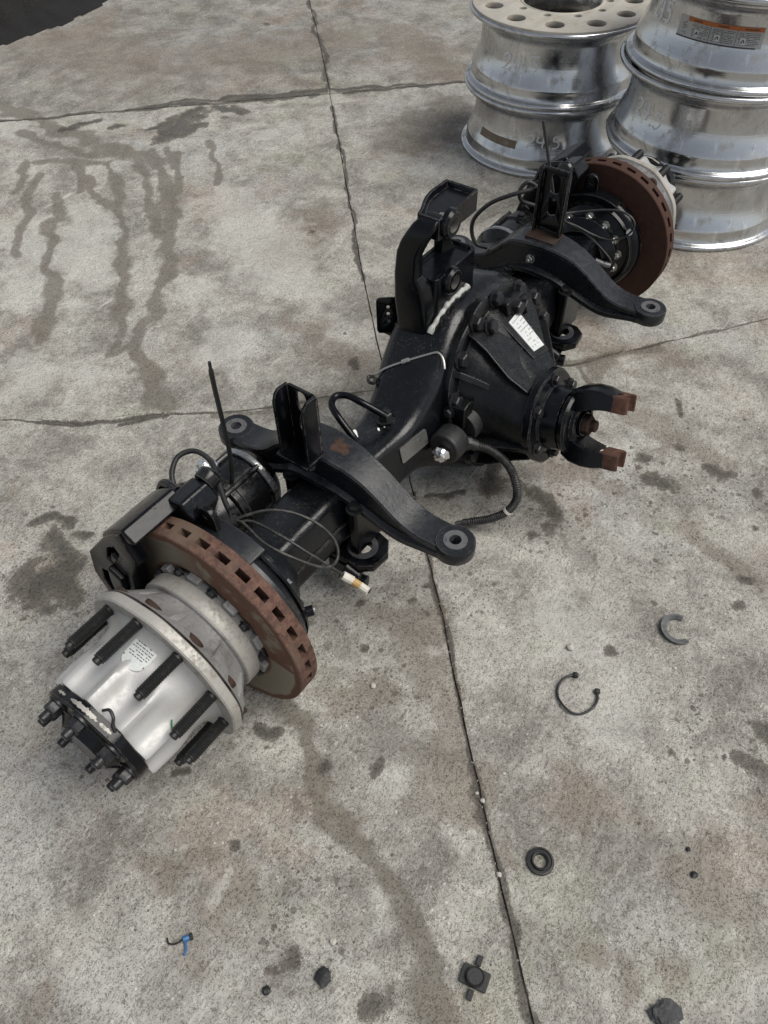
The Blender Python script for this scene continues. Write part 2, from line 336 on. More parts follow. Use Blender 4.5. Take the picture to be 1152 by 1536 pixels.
def link(name, me, parent=None, bev=0., ang=35, seg=2, label=None, mw=None):
    me.shade_smooth()
    me.set_sharp_from_angle(angle=R(ang))
    o = bpy.data.objects.new(name, me); COL.objects.link(o); o.parent = parent
    if bev:
        b = o.modifiers.new('bevel', 'BEVEL'); b.width = bev; b.segments = seg; b.limit_method = 'ANGLE'; b.angle_limit = R(ang); b.harden_normals = True
    if mw is not None: o.matrix_local = mw
    if label: o['label'] = label
    return o
def empty(name, loc, label, cat, group=None):
    o = bpy.data.objects.new(name, None); COL.objects.link(o); o.location = loc; o['label'] = label; o['category'] = cat
    if group: o['group'] = group
    return o
def tag(o, label, cat, group=None):
    o['label'] = label; o['category'] = cat
    if group: o['group'] = group
    return o
def circ(r, n=32, cx=0, cy=0, a0=0, a1=2*math.pi): return [(cx+r*math.cos(a0+(a1-a0)*k/n), cy+r*math.sin(a0+(a1-a0)*k/n)) for k in range(n)]
def slot(w, h, n=10, cx=0, cy=0):
    r = w/2; return [(cx+r*math.cos(a), cy+(h/2-r)+r*math.sin(a)) for a in np.linspace(0, math.pi, n)] + [(cx+r*math.cos(a), cy-(h/2-r)+r*math.sin(a)) for a in np.linspace(math.pi, 2*math.pi, n)]
def rrect(w, h, r, n=5, cx=0, cy=0):
    out = []
    for sx, sy, a in ((1,1,0),(-1,1,90),(-1,-1,180),(1,-1,270)):
        for k in range(n+1):
            t = R(a+90*k/n); out.append((cx+sx*(w/2-r)+r*math.cos(t), cy+sy*(h/2-r)+r*math.sin(t)))
    return out
# shared bolt meshes, head along +Z
def hexmesh(name, r, h, wr, wh, sh=0., sr=0., mat='bolt'):
    b = B(); a = r
    if wr: b.cyl((0,0,0), (0,0,1), wr, wh, 20)
    b.lathe([(wh, a*.98), (wh+.0008, a), (wh+h*.8, a), (wh+h, a*.86)], seg=6)
    if sh: b.lathe([(wh+h, sr), (wh+h+sh*.85, sr), (wh+h+sh, sr*.8)], seg=16)
    me = b.mesh(name, [mat]); return me
HEX = hexmesh('hex_bolt', .0135, .012, .018, .003)
HEXS = hexmesh('hex_bolt_small', .009, .008, .012, .002)
HEXZ = hexmesh('hex_bolt_zinc', .0105, .010, .014, .003, .010, .006, 'zinc')
NUT = hexmesh('flange_nut', .0145, .017, .019, .004, .016, .0085)
def put(me, name, o, d, parent, sc=1., roll=0.):
    return link(name, me, parent, ang=30, mw=mat_to(o, d) @ Matrix.Rotation(roll, 4, 'Z') @ Matrix.Scale(sc, 4))

# ---------------------------------------------------------------- ground: concrete slabs with dirt-filled joints
WET = [([(-0.813, 0.681), (-0.771, 0.658), (-0.745, 0.627)], 0.0215), ([(-0.803, 0.63), (-0.815, 0.542)], 0.0193), ([(-0.901, 0.531), (-0.889, 0.498), (-0.873, 0.459)], 0.0493), ([(-0.877, 0.562), (-0.825, 0.506)], 0.0285), ([(-0.759, 0.585), (-0.739, 0.547)], 0.0111), ([(-0.96, 0.503)], 0.009), ([(-0.925, 0.454)], 0.0246), ([(-0.019, -0.309), (-0.048, -0.335)], 0.0396), ([(-0.088, -0.333)], 0.0129), ([(0.189, -0.502)], 0.0314), ([(0.194, -0.482), (0.182, -0.531)], 0.0149), ([(0.319, -0.555), (0.299, -0.632)], 0.0215), ([(0.031, -0.763)], 0.0227), ([(-0.146, -0.647)], 0.0147), ([(-0.062, -0.8)], 0.0157), ([(-0.323, -0.615)], 0.0126), ([(-0.307, -0.945), (-0.339, -0.959)], 0.0275), ([(-0.402, -0.939)], 0.0181), ([(-0.81, -0.378)], 0.0164), ([(-0.857, -0.291)], 0.0142), ([(-1.127, -0.576), (-1.095, -0.588)], 0.0167), ([(-1.082, -0.228)], 0.0133), ([(-1.07, -0.236)], 0.0063), ([(-0.457, -0.208)], 0.0132), ([(-0.616, -0.188)], 0.0112), ([(-0.862, -0.13), (-0.866, -0.161)], 0.0142), ([(0.273, -0.439)], 0.0186), ([(0.341, -0.486)], 0.0155), ([(0.039, -0.737)], 0.009), ([(-0.023, -0.266)], 0.0116), ([(-0.111, -0.245)], 0.0116), ([(-0.526, -0.645)], 0.0065), ([(-0.522, -0.117)], 0.009), ([(-0.131, -0.123), (-0.187, -0.062)], 0.0116), ([(0.0, -0.404)], 0.0097), ([(-0.129, -0.328)], 0.0097), ([(0.051, -0.476)], 0.0081), ([(0.181, -0.549)], 0.0083), ([(0.5, -0.464)], 0.009), ([(0.304, -0.566)], 0.0099), ([(0.403, -0.646)], 0.0085), ([(-0.917, -0.481)], 0.0059), ([(-0.895, -0.168)], 0.0065), ([(-1.044, -0.052), (-1.023, -0.076)], 0.0065), ([(-0.445, -0.811)], 0.0077), ([(0.184, -0.748)], 0.0111), ([(0.452, -0.455), (0.505, -0.414)], 0.0092), ([(0.053, -0.423)], 0.0079), ([(0.294, -0.71)], 0.0129), ([(-0.403, -0.207), (-0.397, -0.23)], 0.0076), ([(0.133, -0.281)], 0.0069), ([(0.486, 0.137)], 0.0079), ([(-1.154, -0.432)], 0.0144), ([(-1.18, -0.429)], 0.0089), ([(0.426, -0.484)], 0.007), ([(0.219, -0.444)], 0.0068), ([(-0.425, -0.579)], 0.0053), ([(-0.105, -0.565)], 0.0046), ([(-0.405, -0.901)], 0.0052), ([(-0.558, -0.921)], 0.0049), ([(-0.722, -0.81)], 0.0035), ([(-0.801, -0.563)], 0.0037), ([(-0.833, 0.403)], 0.0062), ([(-0.496, 0.417)], 0.0258), ([(-0.529, 0.407)], 0.0102), ([(0.604, 0.963)], 0.0141), ([(2.04, 2.435)], 0.0208), ([(-0.424, 0.128)], 0.0162), ([(-0.069, -0.173), (-0.018, -0.167)], 0.0292), ([(-0.595, -0.978)], 0.0059), ([(-0.836, -0.797)], 0.0033), ([(-0.992, 0.473)], 0.0059), ([(0.228, 0.51)], 0.008), ([(0.24, 0.732)], 0.0062), ([(0.14, 0.417), (0.127, 0.383)], 0.0116), ([(0.847, 1.932), (1.005, 1.975), (1.108, 1.997)], 0.0433), ([(0.864, 2.05), (0.946, 1.995)], 0.0288), ([(1.124, 1.853)], 0.0346), ([(0.991, 1.882), (0.9, 1.908)], 0.0253), ([(1.165, 1.971), (1.205, 1.85)], 0.026), ([(0.802, 2.167), (0.757, 2.178)], 0.0225), ([(0.662, 2.343), (0.784, 2.273)], 0.0202), ([(0.985, 2.243), (1.139, 2.109), (1.382, 1.853), (1.552, 1.685), (1.718, 1.511), (1.98, 1.216)], 0.015), ([(1.323, 1.88), (1.524, 1.701), (1.635, 1.598)], 0.015), ([(0.992, 2.208), (1.116, 2.107)], 0.0119), ([(-0.563, 0.962), (-0.52, 0.873)], 0.0055), ([(-0.525, 0.881), (-0.464, 0.829)], 0.0073), ([(-0.434, 0.782), (-0.344, 0.694)], 0.0073)]
TRAIL = [([(0.55, 1.962), (0.415, 1.74), (0.265, 1.541), (0.029, 1.301), (-0.069, 1.182), (-0.168, 1.086)], 0.0223), ([(0.611, 1.706), (0.434, 1.454), (0.2, 1.259), (0.011, 1.13), (-0.159, 1.016), (-0.258, 0.886), (-0.321, 0.718)], 0.026), ([(0.667, 1.917), (0.559, 1.754), (0.394, 1.513), (0.309, 1.397)], 0.0223), ([(0.422, 1.931), (0.351, 1.791), (0.328, 1.679)], 0.0202), ([(0.472, 2.029), (0.349, 1.883)], 0.0182), ([(0.282, 1.937), (-0.056, 1.563), (-0.291, 1.265)], 0.0296), ([(0.388, 2.254), (0.189, 2.075)], 0.0204), ([(0.34, 2.129), (0.124, 1.912), (-0.072, 1.73)], 0.0199), ([(0.781, 1.787), (0.55, 1.558)], 0.0151), ([(0.792, 1.855), (0.682, 1.716)], 0.0158), ([(0.926, 1.76), (0.685, 1.474)], 0.0153), ([(0.733, 1.891), (0.619, 1.713)], 0.0182), ([(-0.17, 1.003), (-0.243, 1.025), (-0.188, 1.058)], 0.0201), ([(0.639, 2.767), (0.653, 2.507), (0.62, 2.165), (0.652, 1.96), (0.688, 1.805)], 0.0388), ([(0.418, 2.209), (0.52, 2.007)], 0.0243), ([(0.523, 2.474), (0.546, 2.119), (0.69, 1.883)], 0.0222), ([(-0.811, -0.152), (-0.856, -0.246), (-0.905, -0.334), (-0.948, -0.437), (-0.98, -0.526), (-1.02, -0.609), (-1.06, -0.669), (-1.082, -0.7)], 0.0239), ([(0.039, 0.305), (-0.174, 0.478), (-0.266, 0.592)], 0.0092), ([(0.46, -0.089), (0.553, -0.181), (0.697, -0.282)], 0.0152), ([(0.408, -0.251), (0.49, -0.116)], 0.0078)]
SOFT = [([(-0.496, -0.199), (-0.584, -0.329), (-0.647, -0.42), (-0.738, -0.524)], 0.071), ([(-0.777, -0.626)], 0.0317), ([(-0.805, -0.933)], 0.0375), ([(-0.86, -0.881), (-0.901, -0.889)], 0.0235), ([(-0.911, -0.409)], 0.0269), ([(-0.743, -0.405)], 0.0335), ([(0.098, -0.65), (0.048, -0.749)], 0.0493), ([(0.493, -0.199), (0.641, -0.255), (0.725, -0.322)], 0.0427), ([(-0.031, 0.357), (-0.147, 0.429)], 0.0366), ([(0.584, 0.992)], 0.082), ([(1.56, 2.309), (2.057, 2.008)], 0.2663), ([(1.321, 3.146), (1.274, 2.602)], 0.3539), ([(1.434, 3.669), (1.629, 3.749)], 0.38), ([(2.237, 1.73), (2.069, 1.383)], 0.1864), ([(0.069, -0.678), (0.021, -0.774)], 0.0378), ([(1.741, 1.098), (1.407, 1.144)], 0.1366), ([(0.125, 0.333), (0.176, 0.705)], 0.0838), ([(-0.64, -0.683), (-0.67, -0.725)], 0.0427), ([(-0.642, -0.978)], 0.0888), ([(-0.857, -0.82)], 0.0333), ([(-1.17, -0.148), (-1.157, -0.185)], 0.0305), ([(-1.429, -0.14)], 0.0444), ([(-1.142, -0.3)], 0.0708), ([(-0.748, -0.228), (-0.661, -0.247)], 0.049), ([(-0.055, -0.174)], 0.0672), ([(0.063, -0.222), (0.119, -0.382)], 0.0495), ([(0.448, 0.967), (0.693, 0.99)], 0.0954), ([(0.403, -0.361), (0.335, -0.61)], 0.066)]  # widest patches darken the far ground gradually: dirt and building shade as colour
PALE = [([(-1.14, -0.267)], 0.0189), ([(-1.011, 0.167)], 0.0252), ([(-0.196, 1.496), (0.081, 1.893)], 0.0965), ([(0.622, 1.346), (0.328, 0.863)], 0.1298), ([(0.151, 1.054)], 0.0877), ([(-0.034, 1.392), (0.205, 1.711)], 0.1105), ([(1.101, 1.605)], 0.0845), ([(-0.571, -0.32)], 0.028), ([(-0.797, -0.442)], 0.0375), ([(0.122, 1.832)], 0.0488), ([(0.507, 2.498), (0.613, 2.685)], 0.0749), ([(-1.025, -0.517)], 0.0333), ([(-0.323, -0.502)], 0.1001), ([(-0.457, -0.662)], 0.0774), ([(-0.428, 1.132)], 0.0971), ([(-0.328, 0.987)], 0.0777), ([(-0.016, 0.751)], 0.1207)]
WET += [([(.95,2.25),(1.3,1.89),(1.55,1.64)], .020), ([(1.6,1.58),(2.0,1.19)], .016), ([(-.361,.728),(-.258,.599),(-.162,.489),(.1,.262)], .0045), ([(.3,.06),(.482,-.121),(.718,-.284),(1.008,-.506)], .005), ([(-.70,-.515),(-.80,-.615),(-.90,-.715),(-1.02,-.83),(-1.2,-1.0)], .009), ([(-.188,-.022),(-.3,-.13),(-.42,-.245),(-.56,-.38)], .0075), ([(-.56,-.38),(-.648,-.467),(-.72,-.535)], .006), ([(.482,.638),(.8,.93),(1.1,1.21),(1.45,1.535)], .008), ([(1.6,1.67),(2.0,2.05),(2.44,2.474)], .012), ([(-.616,1.066),(-.501,.869),(-.361,.728)], .007), ([(.55,2.642),(.8,2.39),(1.05,2.145)], .012)]
SPLAT = [([(-.02,-.33)], .13), ([(.2,-.5)], .16), ([(.3,-.62)], .15), ([(.1,-.42),(.3,-.5)], .12), ([(-.88,.52)], .12), ([(-.146,-.647)], .05), ([(-.06,-.8)], .06), ([(-.36,-.92)], .1), ([(-.72,-.28),(-.60,-.2)], .08), ([(-.5,-.1),(-.35,-.2)], .10), ([(-1.05,-.42)], .08), ([(-.8,-.05)], .08), ([(-.78,.72)], .08), ([(.0,-.55)], .08)]

def vnoise(x, y, seed):
    xi, yi = np.floor(x), np.floor(y); fx, fy = x-xi, y-yi; fx = fx*fx*(3-2*fx); fy = fy*fy*(3-2*fy)
    def hsh(a, b): s = np.sin(a*127.1+b*311.7+seed*74.7)*43758.5453; return s-np.floor(s)
    return ((hsh(xi,yi)*(1-fx)+hsh(xi+1,yi)*fx)*(1-fy)+(hsh(xi,yi+1)*(1-fx)+hsh(xi+1,yi+1)*fx)*fy)*2-1
def fbm(x, y, seed, n=4): return sum(vnoise(x*2**k, y*2**k, seed+k)*.55**k for k in range(n))
def seg_field(px, py, shapes, amp=1.):
    WX, WY, WW = fbm(px*9, py*9, 1), fbm(px*9, py*9, 5), fbm(px*13, py*13, 9)
    f = np.full(px.shape, -1.0)
    for pts, w in shapes:
        P = np.array(pts)
        c = P.mean(0); rad = np.abs(P-c).max()*1.5 + 3.2*w
        m = (np.abs(px-c[0]) < rad) & (np.abs(py-c[1]) < rad)
        if not m.any(): continue
        q_ = min(1.6*w, .045)*amp; x, y = px[m]+WX[m]*q_, py[m]+WY[m]*q_; d = np.full(x.shape, 1e9)
        if len(P) == 1: d = np.hypot(x-P[0,0], y-P[0,1])
        for a, b in zip(P[:-1], P[1:]):
            ab = b-a; t = np.clip(((x-a[0])*ab[0]+(y-a[1])*ab[1])/(ab@ab+1e-12), 0, 1)
            d = np.minimum(d, np.hypot(x-a[0]-t*ab[0], y-a[1]-t*ab[1]))
        g = f[m]; f[m] = np.maximum(g, 1.42 - d/(w*(1+.45*WW[m])))      # 0.42 (the shader's threshold) lies at d = w
    return np.clip(f, -1, 1.3)
def wlo(t): return t**1.5
def whi(t): return 1-(1-t)**1.5
def dens(pts, n, jit=0., sc=7., seed=0., warp=None):
    P = np.array(pts, float); L = np.r_[0, np.cumsum(np.hypot(*np.diff(P, axis=0).T))]; t = np.linspace(0, 1, n); t = (warp(t) if warp else t)*L[-1]
    Q = np.c_[np.interp(t, L, P[:,0]), np.interp(t, L, P[:,1])]
    if jit:
        T = np.gradient(Q, axis=0); T /= np.linalg.norm(T, axis=1)[:,None]+1e-9; N = np.c_[-T[:,1], T[:,0]]
        w = np.array([noise.fractal(Vector((s*sc+seed, seed*3.1, .5)), 1., 2., 5) for s in t])
        e = np.minimum(1, np.minimum(t, L[-1]-t)/.05)
        Q = Q + N*(w*jit*e)[:,None]
    return Q
def shift(Q, g, seed, var=.35):
    T = np.gradient(Q, axis=0); T /= np.linalg.norm(T, axis=1)[:,None]+1e-9; N = np.c_[-T[:,1], T[:,0]]
    w = np.array([1+var*2*noise.fractal(Vector((q[0]*16+seed, q[1]*16, seed)), 1., 2., 4) for q in Q])
    return Q + N*(g*np.clip(w, .15, 3))[:,None]
def slab(bot, top, lef, rig, mat, label, wu=None, wv=None):
    nu, nv = len(bot), len(lef)
    u = np.linspace(0,1,nu); v = np.linspace(0,1,nv); u = (wu(u) if wu else u)[None,:,None]; v = (wv(v) if wv else v)[:,None,None]
    c00, c10, c01, c11 = (bot[0]+lef[0])/2, (bot[-1]+rig[0])/2, (top[0]+lef[-1])/2, (top[-1]+rig[-1])/2
    S = (1-v)*bot[None]+v*top[None]+(1-u)*lef[:,None]+u*rig[:,None]-((1-u)*(1-v)*c00+u*(1-v)*c10+(1-u)*v*c01+u*v*c11)
    X, Y = S[...,0].ravel(), S[...,1].ravel(); N = nu*nv
    Z = np.zeros(N)
    idx = np.arange(N).reshape(nv, nu)
    edge = np.r_[idx[0], idx[1:,-1], idx[-1,:-1][::-1], idx[1:-1,0][::-1]]
    Z[edge] = -.0025
    ring = np.c_[X[edge], Y[edge], np.full(len(edge), -.03)]
    V = np.r_[np.c_[X, Y, Z], ring]
    q = np.stack([idx[:-1,:-1], idx[:-1,1:], idx[1:,1:], idx[1:,:-1]], -1).reshape(-1,4)
    k = np.arange(len(edge)); k2 = np.roll(k, -1)
    sk = np.stack([edge[k], N+k, N+k2, edge[k2]], -1)
    F = np.r_[q, sk]
    me = bpy.data.meshes.new('concrete_slab'); me.from_pydata(V.tolist(), [], F.tolist())
    C4 = np.zeros((len(V), 4), np.float32)
    for i, (sh, am) in enumerate(((WET,.8),(TRAIL,.6),(SOFT,1.),(PALE,1.))): C4[:, i] = seg_field(V[:,0], V[:,1], sh, am)
    at = me.color_attributes.new('stain', 'FLOAT_COLOR', 'POINT'); at.data.foreach_set('color', C4.ravel())
    sp = me.attributes.new('splat', 'FLOAT', 'POINT'); sp.data.foreach_set('value', seg_field(V[:,0], V[:,1], SPLAT, 1.5).astype(np.float32))
    me.materials.append(M[mat]); me.validate()
    o = bpy.data.objects.new('concrete_slab', me); COL.objects.link(o); o.parent = ground; o['label'] = label
    return o
b = B(); b.add([(-300,-300,-.034),(300,-300,-.034),(300,300,-.034),(-300,300,-.034)], [(0,1,2,3)])
ground = b.obj('ground', 'concrete_out'); ground['kind'] = 'structure'; ground['label'] = 'stained grey concrete yard of jointed slabs'; ground['category'] = 'ground'
Lc = (.10,.262); Lk = (1.554,1.63)
L_low = dens([(-2.4,-2.18),(-.998,-.81),(-.648,-.467),(-.188,-.022),Lc], 330, .003, 3., 1., whi)
L_mid = dens([Lc,(.482,.638),Lk], 190, .003, 3., 2.)
L_top = dens([Lk,(2.441,2.474),(4.6,4.5)], 150, .010, 2., 3., wlo)
K_l = dens([(-2.4,5.6),(.547,2.642),(1.051,2.144),Lk], 330, .008, 3., 4., whi); K_r = dens([Lk,(1.997,1.191),(4.6,-1.45)], 330, .008, 3., 5., wlo)
C_l = dens([(-2.6,3.9),(-.616,1.066),(-.501,.869),(-.361,.728),(-.258,.599),(-.162,.489),Lc], 330, .022, 5., 6., whi)
C_r = dens([Lc,(.482,-.121),(.718,-.284),(1.008,-.506),(3.4,-2.5)], 330, .018, 5., 7., wlo)
def st(a, b, n, w=None): return dens([a, b], n, warp=w)
gj, gk, gc = .0028, .0045, .0024
slab(st((-4.2,1.1), (-2.4,-2.18), 330, whi), shift(C_l, -gc, 1), st((-4.2,1.1), (-2.6,3.9), 330, whi), shift(L_low, gj, 2), 'concrete', 'nearest concrete slab under the near hub', whi, whi)
slab(shift(C_l, gc, 3), shift(K_l, -gk, 4), st((-2.6,3.9), (-2.4,5.6), 190), shift(L_mid, gj, 5), 'concrete', 'slab with branching damp trails', whi)
slab(shift(K_l, gk, 6), st((.6,8.5), (4.6,4.5), 330, whi), st((-2.4,5.6), (.6,8.5), 150, wlo), shift(L_top, gj, 7), 'concrete_far', 'darker slab at the upper left', whi, wlo)
slab(st((-2.4,-2.18), (.6,-5.2), 330, wlo), shift(C_r, -gc*.35, 8), shift(L_low, -gj, 9), st((.6,-5.2), (3.4,-2.5), 330, whi), 'concrete', 'slab with oil spots in front of the pinion', wlo, whi)
slab(shift(C_r, gc*.35, 10), shift(K_r, -gk*.6, 11), shift(L_mid, -gj, 12), st((3.4,-2.5), (4.6,-1.45), 190), 'concrete', 'slab under the far brake and the wheels', wlo)
slab(shift(K_r, gk*.6, 13), st((4.6,4.5), (7.6,1.5), 330, wlo), shift(L_top, -gj, 14), st((4.6,-1.45), (7.6,1.5), 150, wlo), 'concrete_far', 'darker slab behind the wheel stacks', wlo, wlo)
for Q, w in ((L_low,.02),(L_mid,.02),(L_top,.025),(K_l,.03),(K_r,.03),(C_l,.02),(C_r,.02)):
    a, c = shift(Q, w, 0, 0), shift(Q, -w, 0, 0); n = len(Q)
    zz = [-.0045 + .004*noise.noise(Vector((q[0]*30, q[1]*30, 0))) for q in Q]
    b = B(); b.add([(p[0],p[1],z) for p, z in zip(a, zz)] + [(p[0],p[1],z) for p, z in zip(c, zz)], [(i, i+1, n+i+1, n+i) for i in range(n-1)])
    b.obj('joint_dirt', 'dirt', ground)

# ---------------------------------------------------------------- the drive axle
AX = empty('drive_axle', (0,0,0), 'black truck drive axle with differential, rusty brake rotors and silver hubs lying on the concrete', 'axle')
ZC = .218
OC = Vector((0,0,ZC)); TILT = R(13)
DD = Vector((0,-math.cos(TILT), math.sin(TILT))); VV = Vector((0, math.sin(TILT), math.cos(TILT)))
def CF(u, v, s): return OC + Vector((u,0,0)) + VV*v + DD*s
XB = .06                                     # banjo centre

# housing: square tubes that swell into the banjo ring
def sm_max(a, b, k):
    h = max(0, min(1, .5+.5*(a-b)/k)); return b*(1-h)+a*h + k*h*(1-h)
b = B(); rs = []
xs = list(np.linspace(-.72, -.40, 9)) + list(np.linspace(-.38, .48, 62)) + list(np.linspace(.5, .72, 8))
for x in xs:
    q = abs(x-XB); circ_h = math.sqrt(max(.222**2 - q*q, 0)); tq = max(0, min(1, (.34-q)/.28)); swell = .062+.16*tq*tq*(3-2*tq)
    h = max(circ_h, swell); w = .06 + .026*max(0, min(1, (.42-q)/.22))**1.3
    rad = .019 + .021*max(0, min(1, (.40-q)/.2))
    hb = min(h, .2085)
    pts = []
    for sx, sy, a in ((1,1,0),(-1,1,90),(-1,-1,180),(1,-1,270)):
        for k in range(6):
            t = R(a+18*k); hh = h if sy > 0 else hb
            pts.append(CF(x, sy*(hh-rad)+rad*math.sin(t), sx*(w-rad)+rad*math.cos(t)))
    rs.append(pts)
b.rings(rs)
housing = b.obj('axle_housing', 'housing', AX, ang=40)
b = B(); b.lathe([(.07,.195),(.085,.19),(.10,.165),(.118,.115),(.128,.06),(.13,.004)], CF(XB,0,0), -DD, 48); b.obj('rear_cover', 'housing', housing)
# weld beads along the housing lower seam and the tower
b = B()
b.tube([CF(x, -.012+.003*math.sin(x*80), .0605) for x in np.linspace(-.66,-.36,12)], .0035, 6, 2)
b.obj('weld_seam', 'housing', housing)
# small steel plate riveted on the tube, and white paint dabs
b = B(); m = Matrix.Translation(CF(-.27,-.0,.0)); 
def uvs(u0, v0, s0, w, h, th, du=Vector((1,0,0)), dv=None, n=None):   # box in housing frame
    dv = dv or VV; n = n or DD; bb = B(); o = CF(u0, v0, s0); bb.prism(rrect(w, h, min(w,h)*.12), o, du, dv, n*th); return bb
xplate = -.255
M['steelplate'] = metal_mat('scuffed_name_plate', (.30,.30,.29), .38, .8, (.05,.05,.05), .9, 30)
uvs(xplate, .014, .0720, .085, .040, .003, (Vector((1,0,0))+DD*.125).normalized(), VV, (DD-Vector((.125,0,0))).normalized()).obj('name_plate', 'steelplate', housing)
for (x0,y0,r0) in ((-.322,.042,.012),(-.338,.039,.013),(-.285,.006,.005),(-.272,.000,.003)):
    pol = [(r0*(1+.35*noise.noise(Vector((k*1.7,x0*40,0))))*math.cos(k*.524)*(1.5 if r0>.01 else 1), r0*.5*(1+.5*noise.noise(Vector((k*2.1,y0*40,3))))*math.sin(k*.524)) for k in range(12)]
    bb = B(); bb.prism([(p[0]*.7-p[1]*.7, p[0]*.7+p[1]*.7) for p in pol], CF(x0, .0632, (.0142-y0)/.974), (1,0,0), (0,1,0), VV*.0016); bb.obj('paint_fleck', 'marker', housing)

# carrier -------------------------------------------------------------------------
b = B()
lug = lambda a, h, r: 1 + .012*math.cos(14*a)
def loftc(secs, seg=64, mod=None):
    rs = []
    for (u, v, s, r) in secs:
        ring = []
        for k in range(seg):
            a = 2*math.pi*k/seg; rr = r*(mod(a, s) if mod else 1); y = v+rr*math.sin(a); ring.append(CF(u+rr*math.cos(a), max(y, -.207), s))
        rs.append(ring)
    return rs
b.rings(loftc([(XB,0,.082,.218),(XB,0,.102,.219),(XB,0,.106,.214),(XB,0,.107,.196)], 84, lambda a, s: 1+.010*math.cos(14*a)))
b.rings(loftc([(XB,0,.10,.192),(XB-.004,-.002,.116,.184),(.047,-.007,.140,.163),(.030,-.015,.170,.137),(.012,-.022,.205,.116),(.003,-.028,.230,.104),(0,-.03,.245,.099),(0,-.03,.256,.097)], 72))
carrier = b.obj('differential_carrier', 'carrier', AX, ang=38)
# raised flat web that carries the data plate, from the ring to the nose
def sector(a0, a1, prof):
    rs = []
    for (u, v, s, ri, ro, f) in prof:
        m = (a0+a1)/2; A0 = m+(a0-m)*f; A1 = m+(a1-m)*f
        rs.append([CF(u+ri*math.cos(A0), v+ri*math.sin(A0), s), CF(u+ro*math.cos(A0), v+ro*math.sin(A0), s), CF(u+ro*math.cos(A1), v+ro*math.sin(A1), s), CF(u+ri*math.cos(A1), v+ri*math.sin(A1), s)])
    bb = B(); bb.rings(rs); return bb
sector(R(48), R(122), [(XB,0,.107,.15,.214,1.),(XB-.006,-.002,.125,.13,.208,1.),(.045,-.008,.15,.11,.187,1.),(.012,-.022,.205,.08,.142,1.),(0,-.03,.248,.06,.111,1.)]).obj('raised_web', 'carrier', carrier, bev=.006, seg=3)
def rib(a, prof, t=.011):
    rs = []
    for (u, v, s, ri, ro) in prof:
        c, sn = math.cos(a), math.sin(a)
        rs.append([CF(u+ri*c-t/2*sn*k, v+ri*sn+t/2*c*k, s) for k in (-1,1)] + [CF(u+ro*c-t/2*sn*k, v+ro*sn+t/2*c*k, s) for k in (1,-1)])
    bb = B(); bb.rings(rs); return bb
rib(R(146), [(XB,0,.104,.14,.217),(XB,0,.120,.13,.212),(.052,-.004,.142,.11,.178),(.040,-.01,.172,.08,.136)], .016).obj('cast_rib', 'carrier', carrier, bev=.003)
for a in (14, -20, 196, 228): rib(R(a), [(XB,0,.104,.15,.214),(.05,-.005,.135,.14,.198),(.012,-.022,.205,.09,.134),(0,-.03,.245,.06,.108)], .013).obj('cast_rib', 'carrier', carrier, bev=.003)
for k, a in enumerate((163,137,59,36,14,-10,186,212,88,112)):
    rr = .2035; put(HEX, 'bolt', CF(XB+rr*math.cos(R(a)), rr*math.sin(R(a)), .1065), DD, carrier, 1.2, k*.7)
for (u, v, s) in ((.105,.165,.135),(.135,.155,.135)): put(HEX, 'bolt', CF(u, v, s), DD, carrier, 1.15, u*9)
put(HEX, 'bolt', CF(.005,.172,.128), DD+VV*.2, carrier, 1.1, .4)
b = B(); b.prism(rrect(.075,.05,.015), CF(.118,.158,.118), (1,0,0), VV, DD*.034); b.prism(rrect(.032,.03,.006), CF(.082,.178,.125), (1,0,0), VV, DD*.03); b.obj('bearing_cap_boss', 'carrier', carrier, bev=.004)
# cast letters too worn to read: small raised lumps on the ring
b = B()
for k in range(7):
    a = R(118-k*3.2); b.box((0,0,0), (.005+.003*(k%2), .009, .003), Mx=Matrix.Translation(CF(XB+.186*math.cos(a), .186*math.sin(a), .112)) @ Matrix.Rotation(a, 4, 'Y').inverted() @ Matrix.Rotation(R(-77), 4, 'X'))
b.obj('worn_cast_marks', 'carrier', carrier)
# data plate on the raised web
a0, a1 = R(48), R(122)
def web_pt(f, s, lift):
    pr = [(XB,0,.107,.214),(XB-.006,-.002,.125,.208),(.045,-.008,.15,.187),(.012,-.022,.205,.142),(0,-.03,.248,.111)]
    for (p, q) in zip(pr[:-1], pr[1:]):
        if s <= q[2] + 1e-9: break
    t = (s-p[2])/(q[2]-p[2]); u, v, r = (p[0]+(q[0]-p[0])*t, p[1]+(q[1]-p[1])*t, p[3]+(q[3]-p[3])*t)
    A = Vector((u+r*math.cos(a0), v+r*math.sin(a0))); Bq = Vector((u+r*math.cos(a1), v+r*math.sin(a1))); c = A*(1-f)+Bq*f; m = (a0+a1)/2
    return CF(c.x+lift*math.cos(m), c.y+lift*math.sin(m), s+lift*.9)
LQ = ((.525,.14),(.325,.135),(.1,.205),(.35,.202))      # data plate corners on the web
def web_quad(p0, p1, q0, q1, l0, l1):      # p across, q along the plate, 0..1 inside its outline
    def fs(p, q):
        A, B_, C_, D_ = LQ; return [(A[i]*(1-p)+B_[i]*p)*(1-q)+(D_[i]*(1-p)+C_[i]*p)*q for i in (0,1)]
    cs = [fs(p, q) for p, q in ((p0,q0),(p1,q0),(p1,q1),(p0,q1))]
    bb = B(); bb.rings([[web_pt(f, s, l0) for f, s in cs], [web_pt(f, s, l1) for f, s in cs]]); return bb
M['plate_white'] = metal_mat('white_data_plate', (.70,.71,.70), .4, .1, (.5,.5,.49), .3, 30)
M['print'] = metal_mat('faded_print', (.36,.37,.37), .6, 0., (.5,.5,.5), .5, 90)
web_quad(-.32,1.12,-.10,1.16,-.003,.0030).obj('plate_pad', 'carrier', carrier, bev=.001)
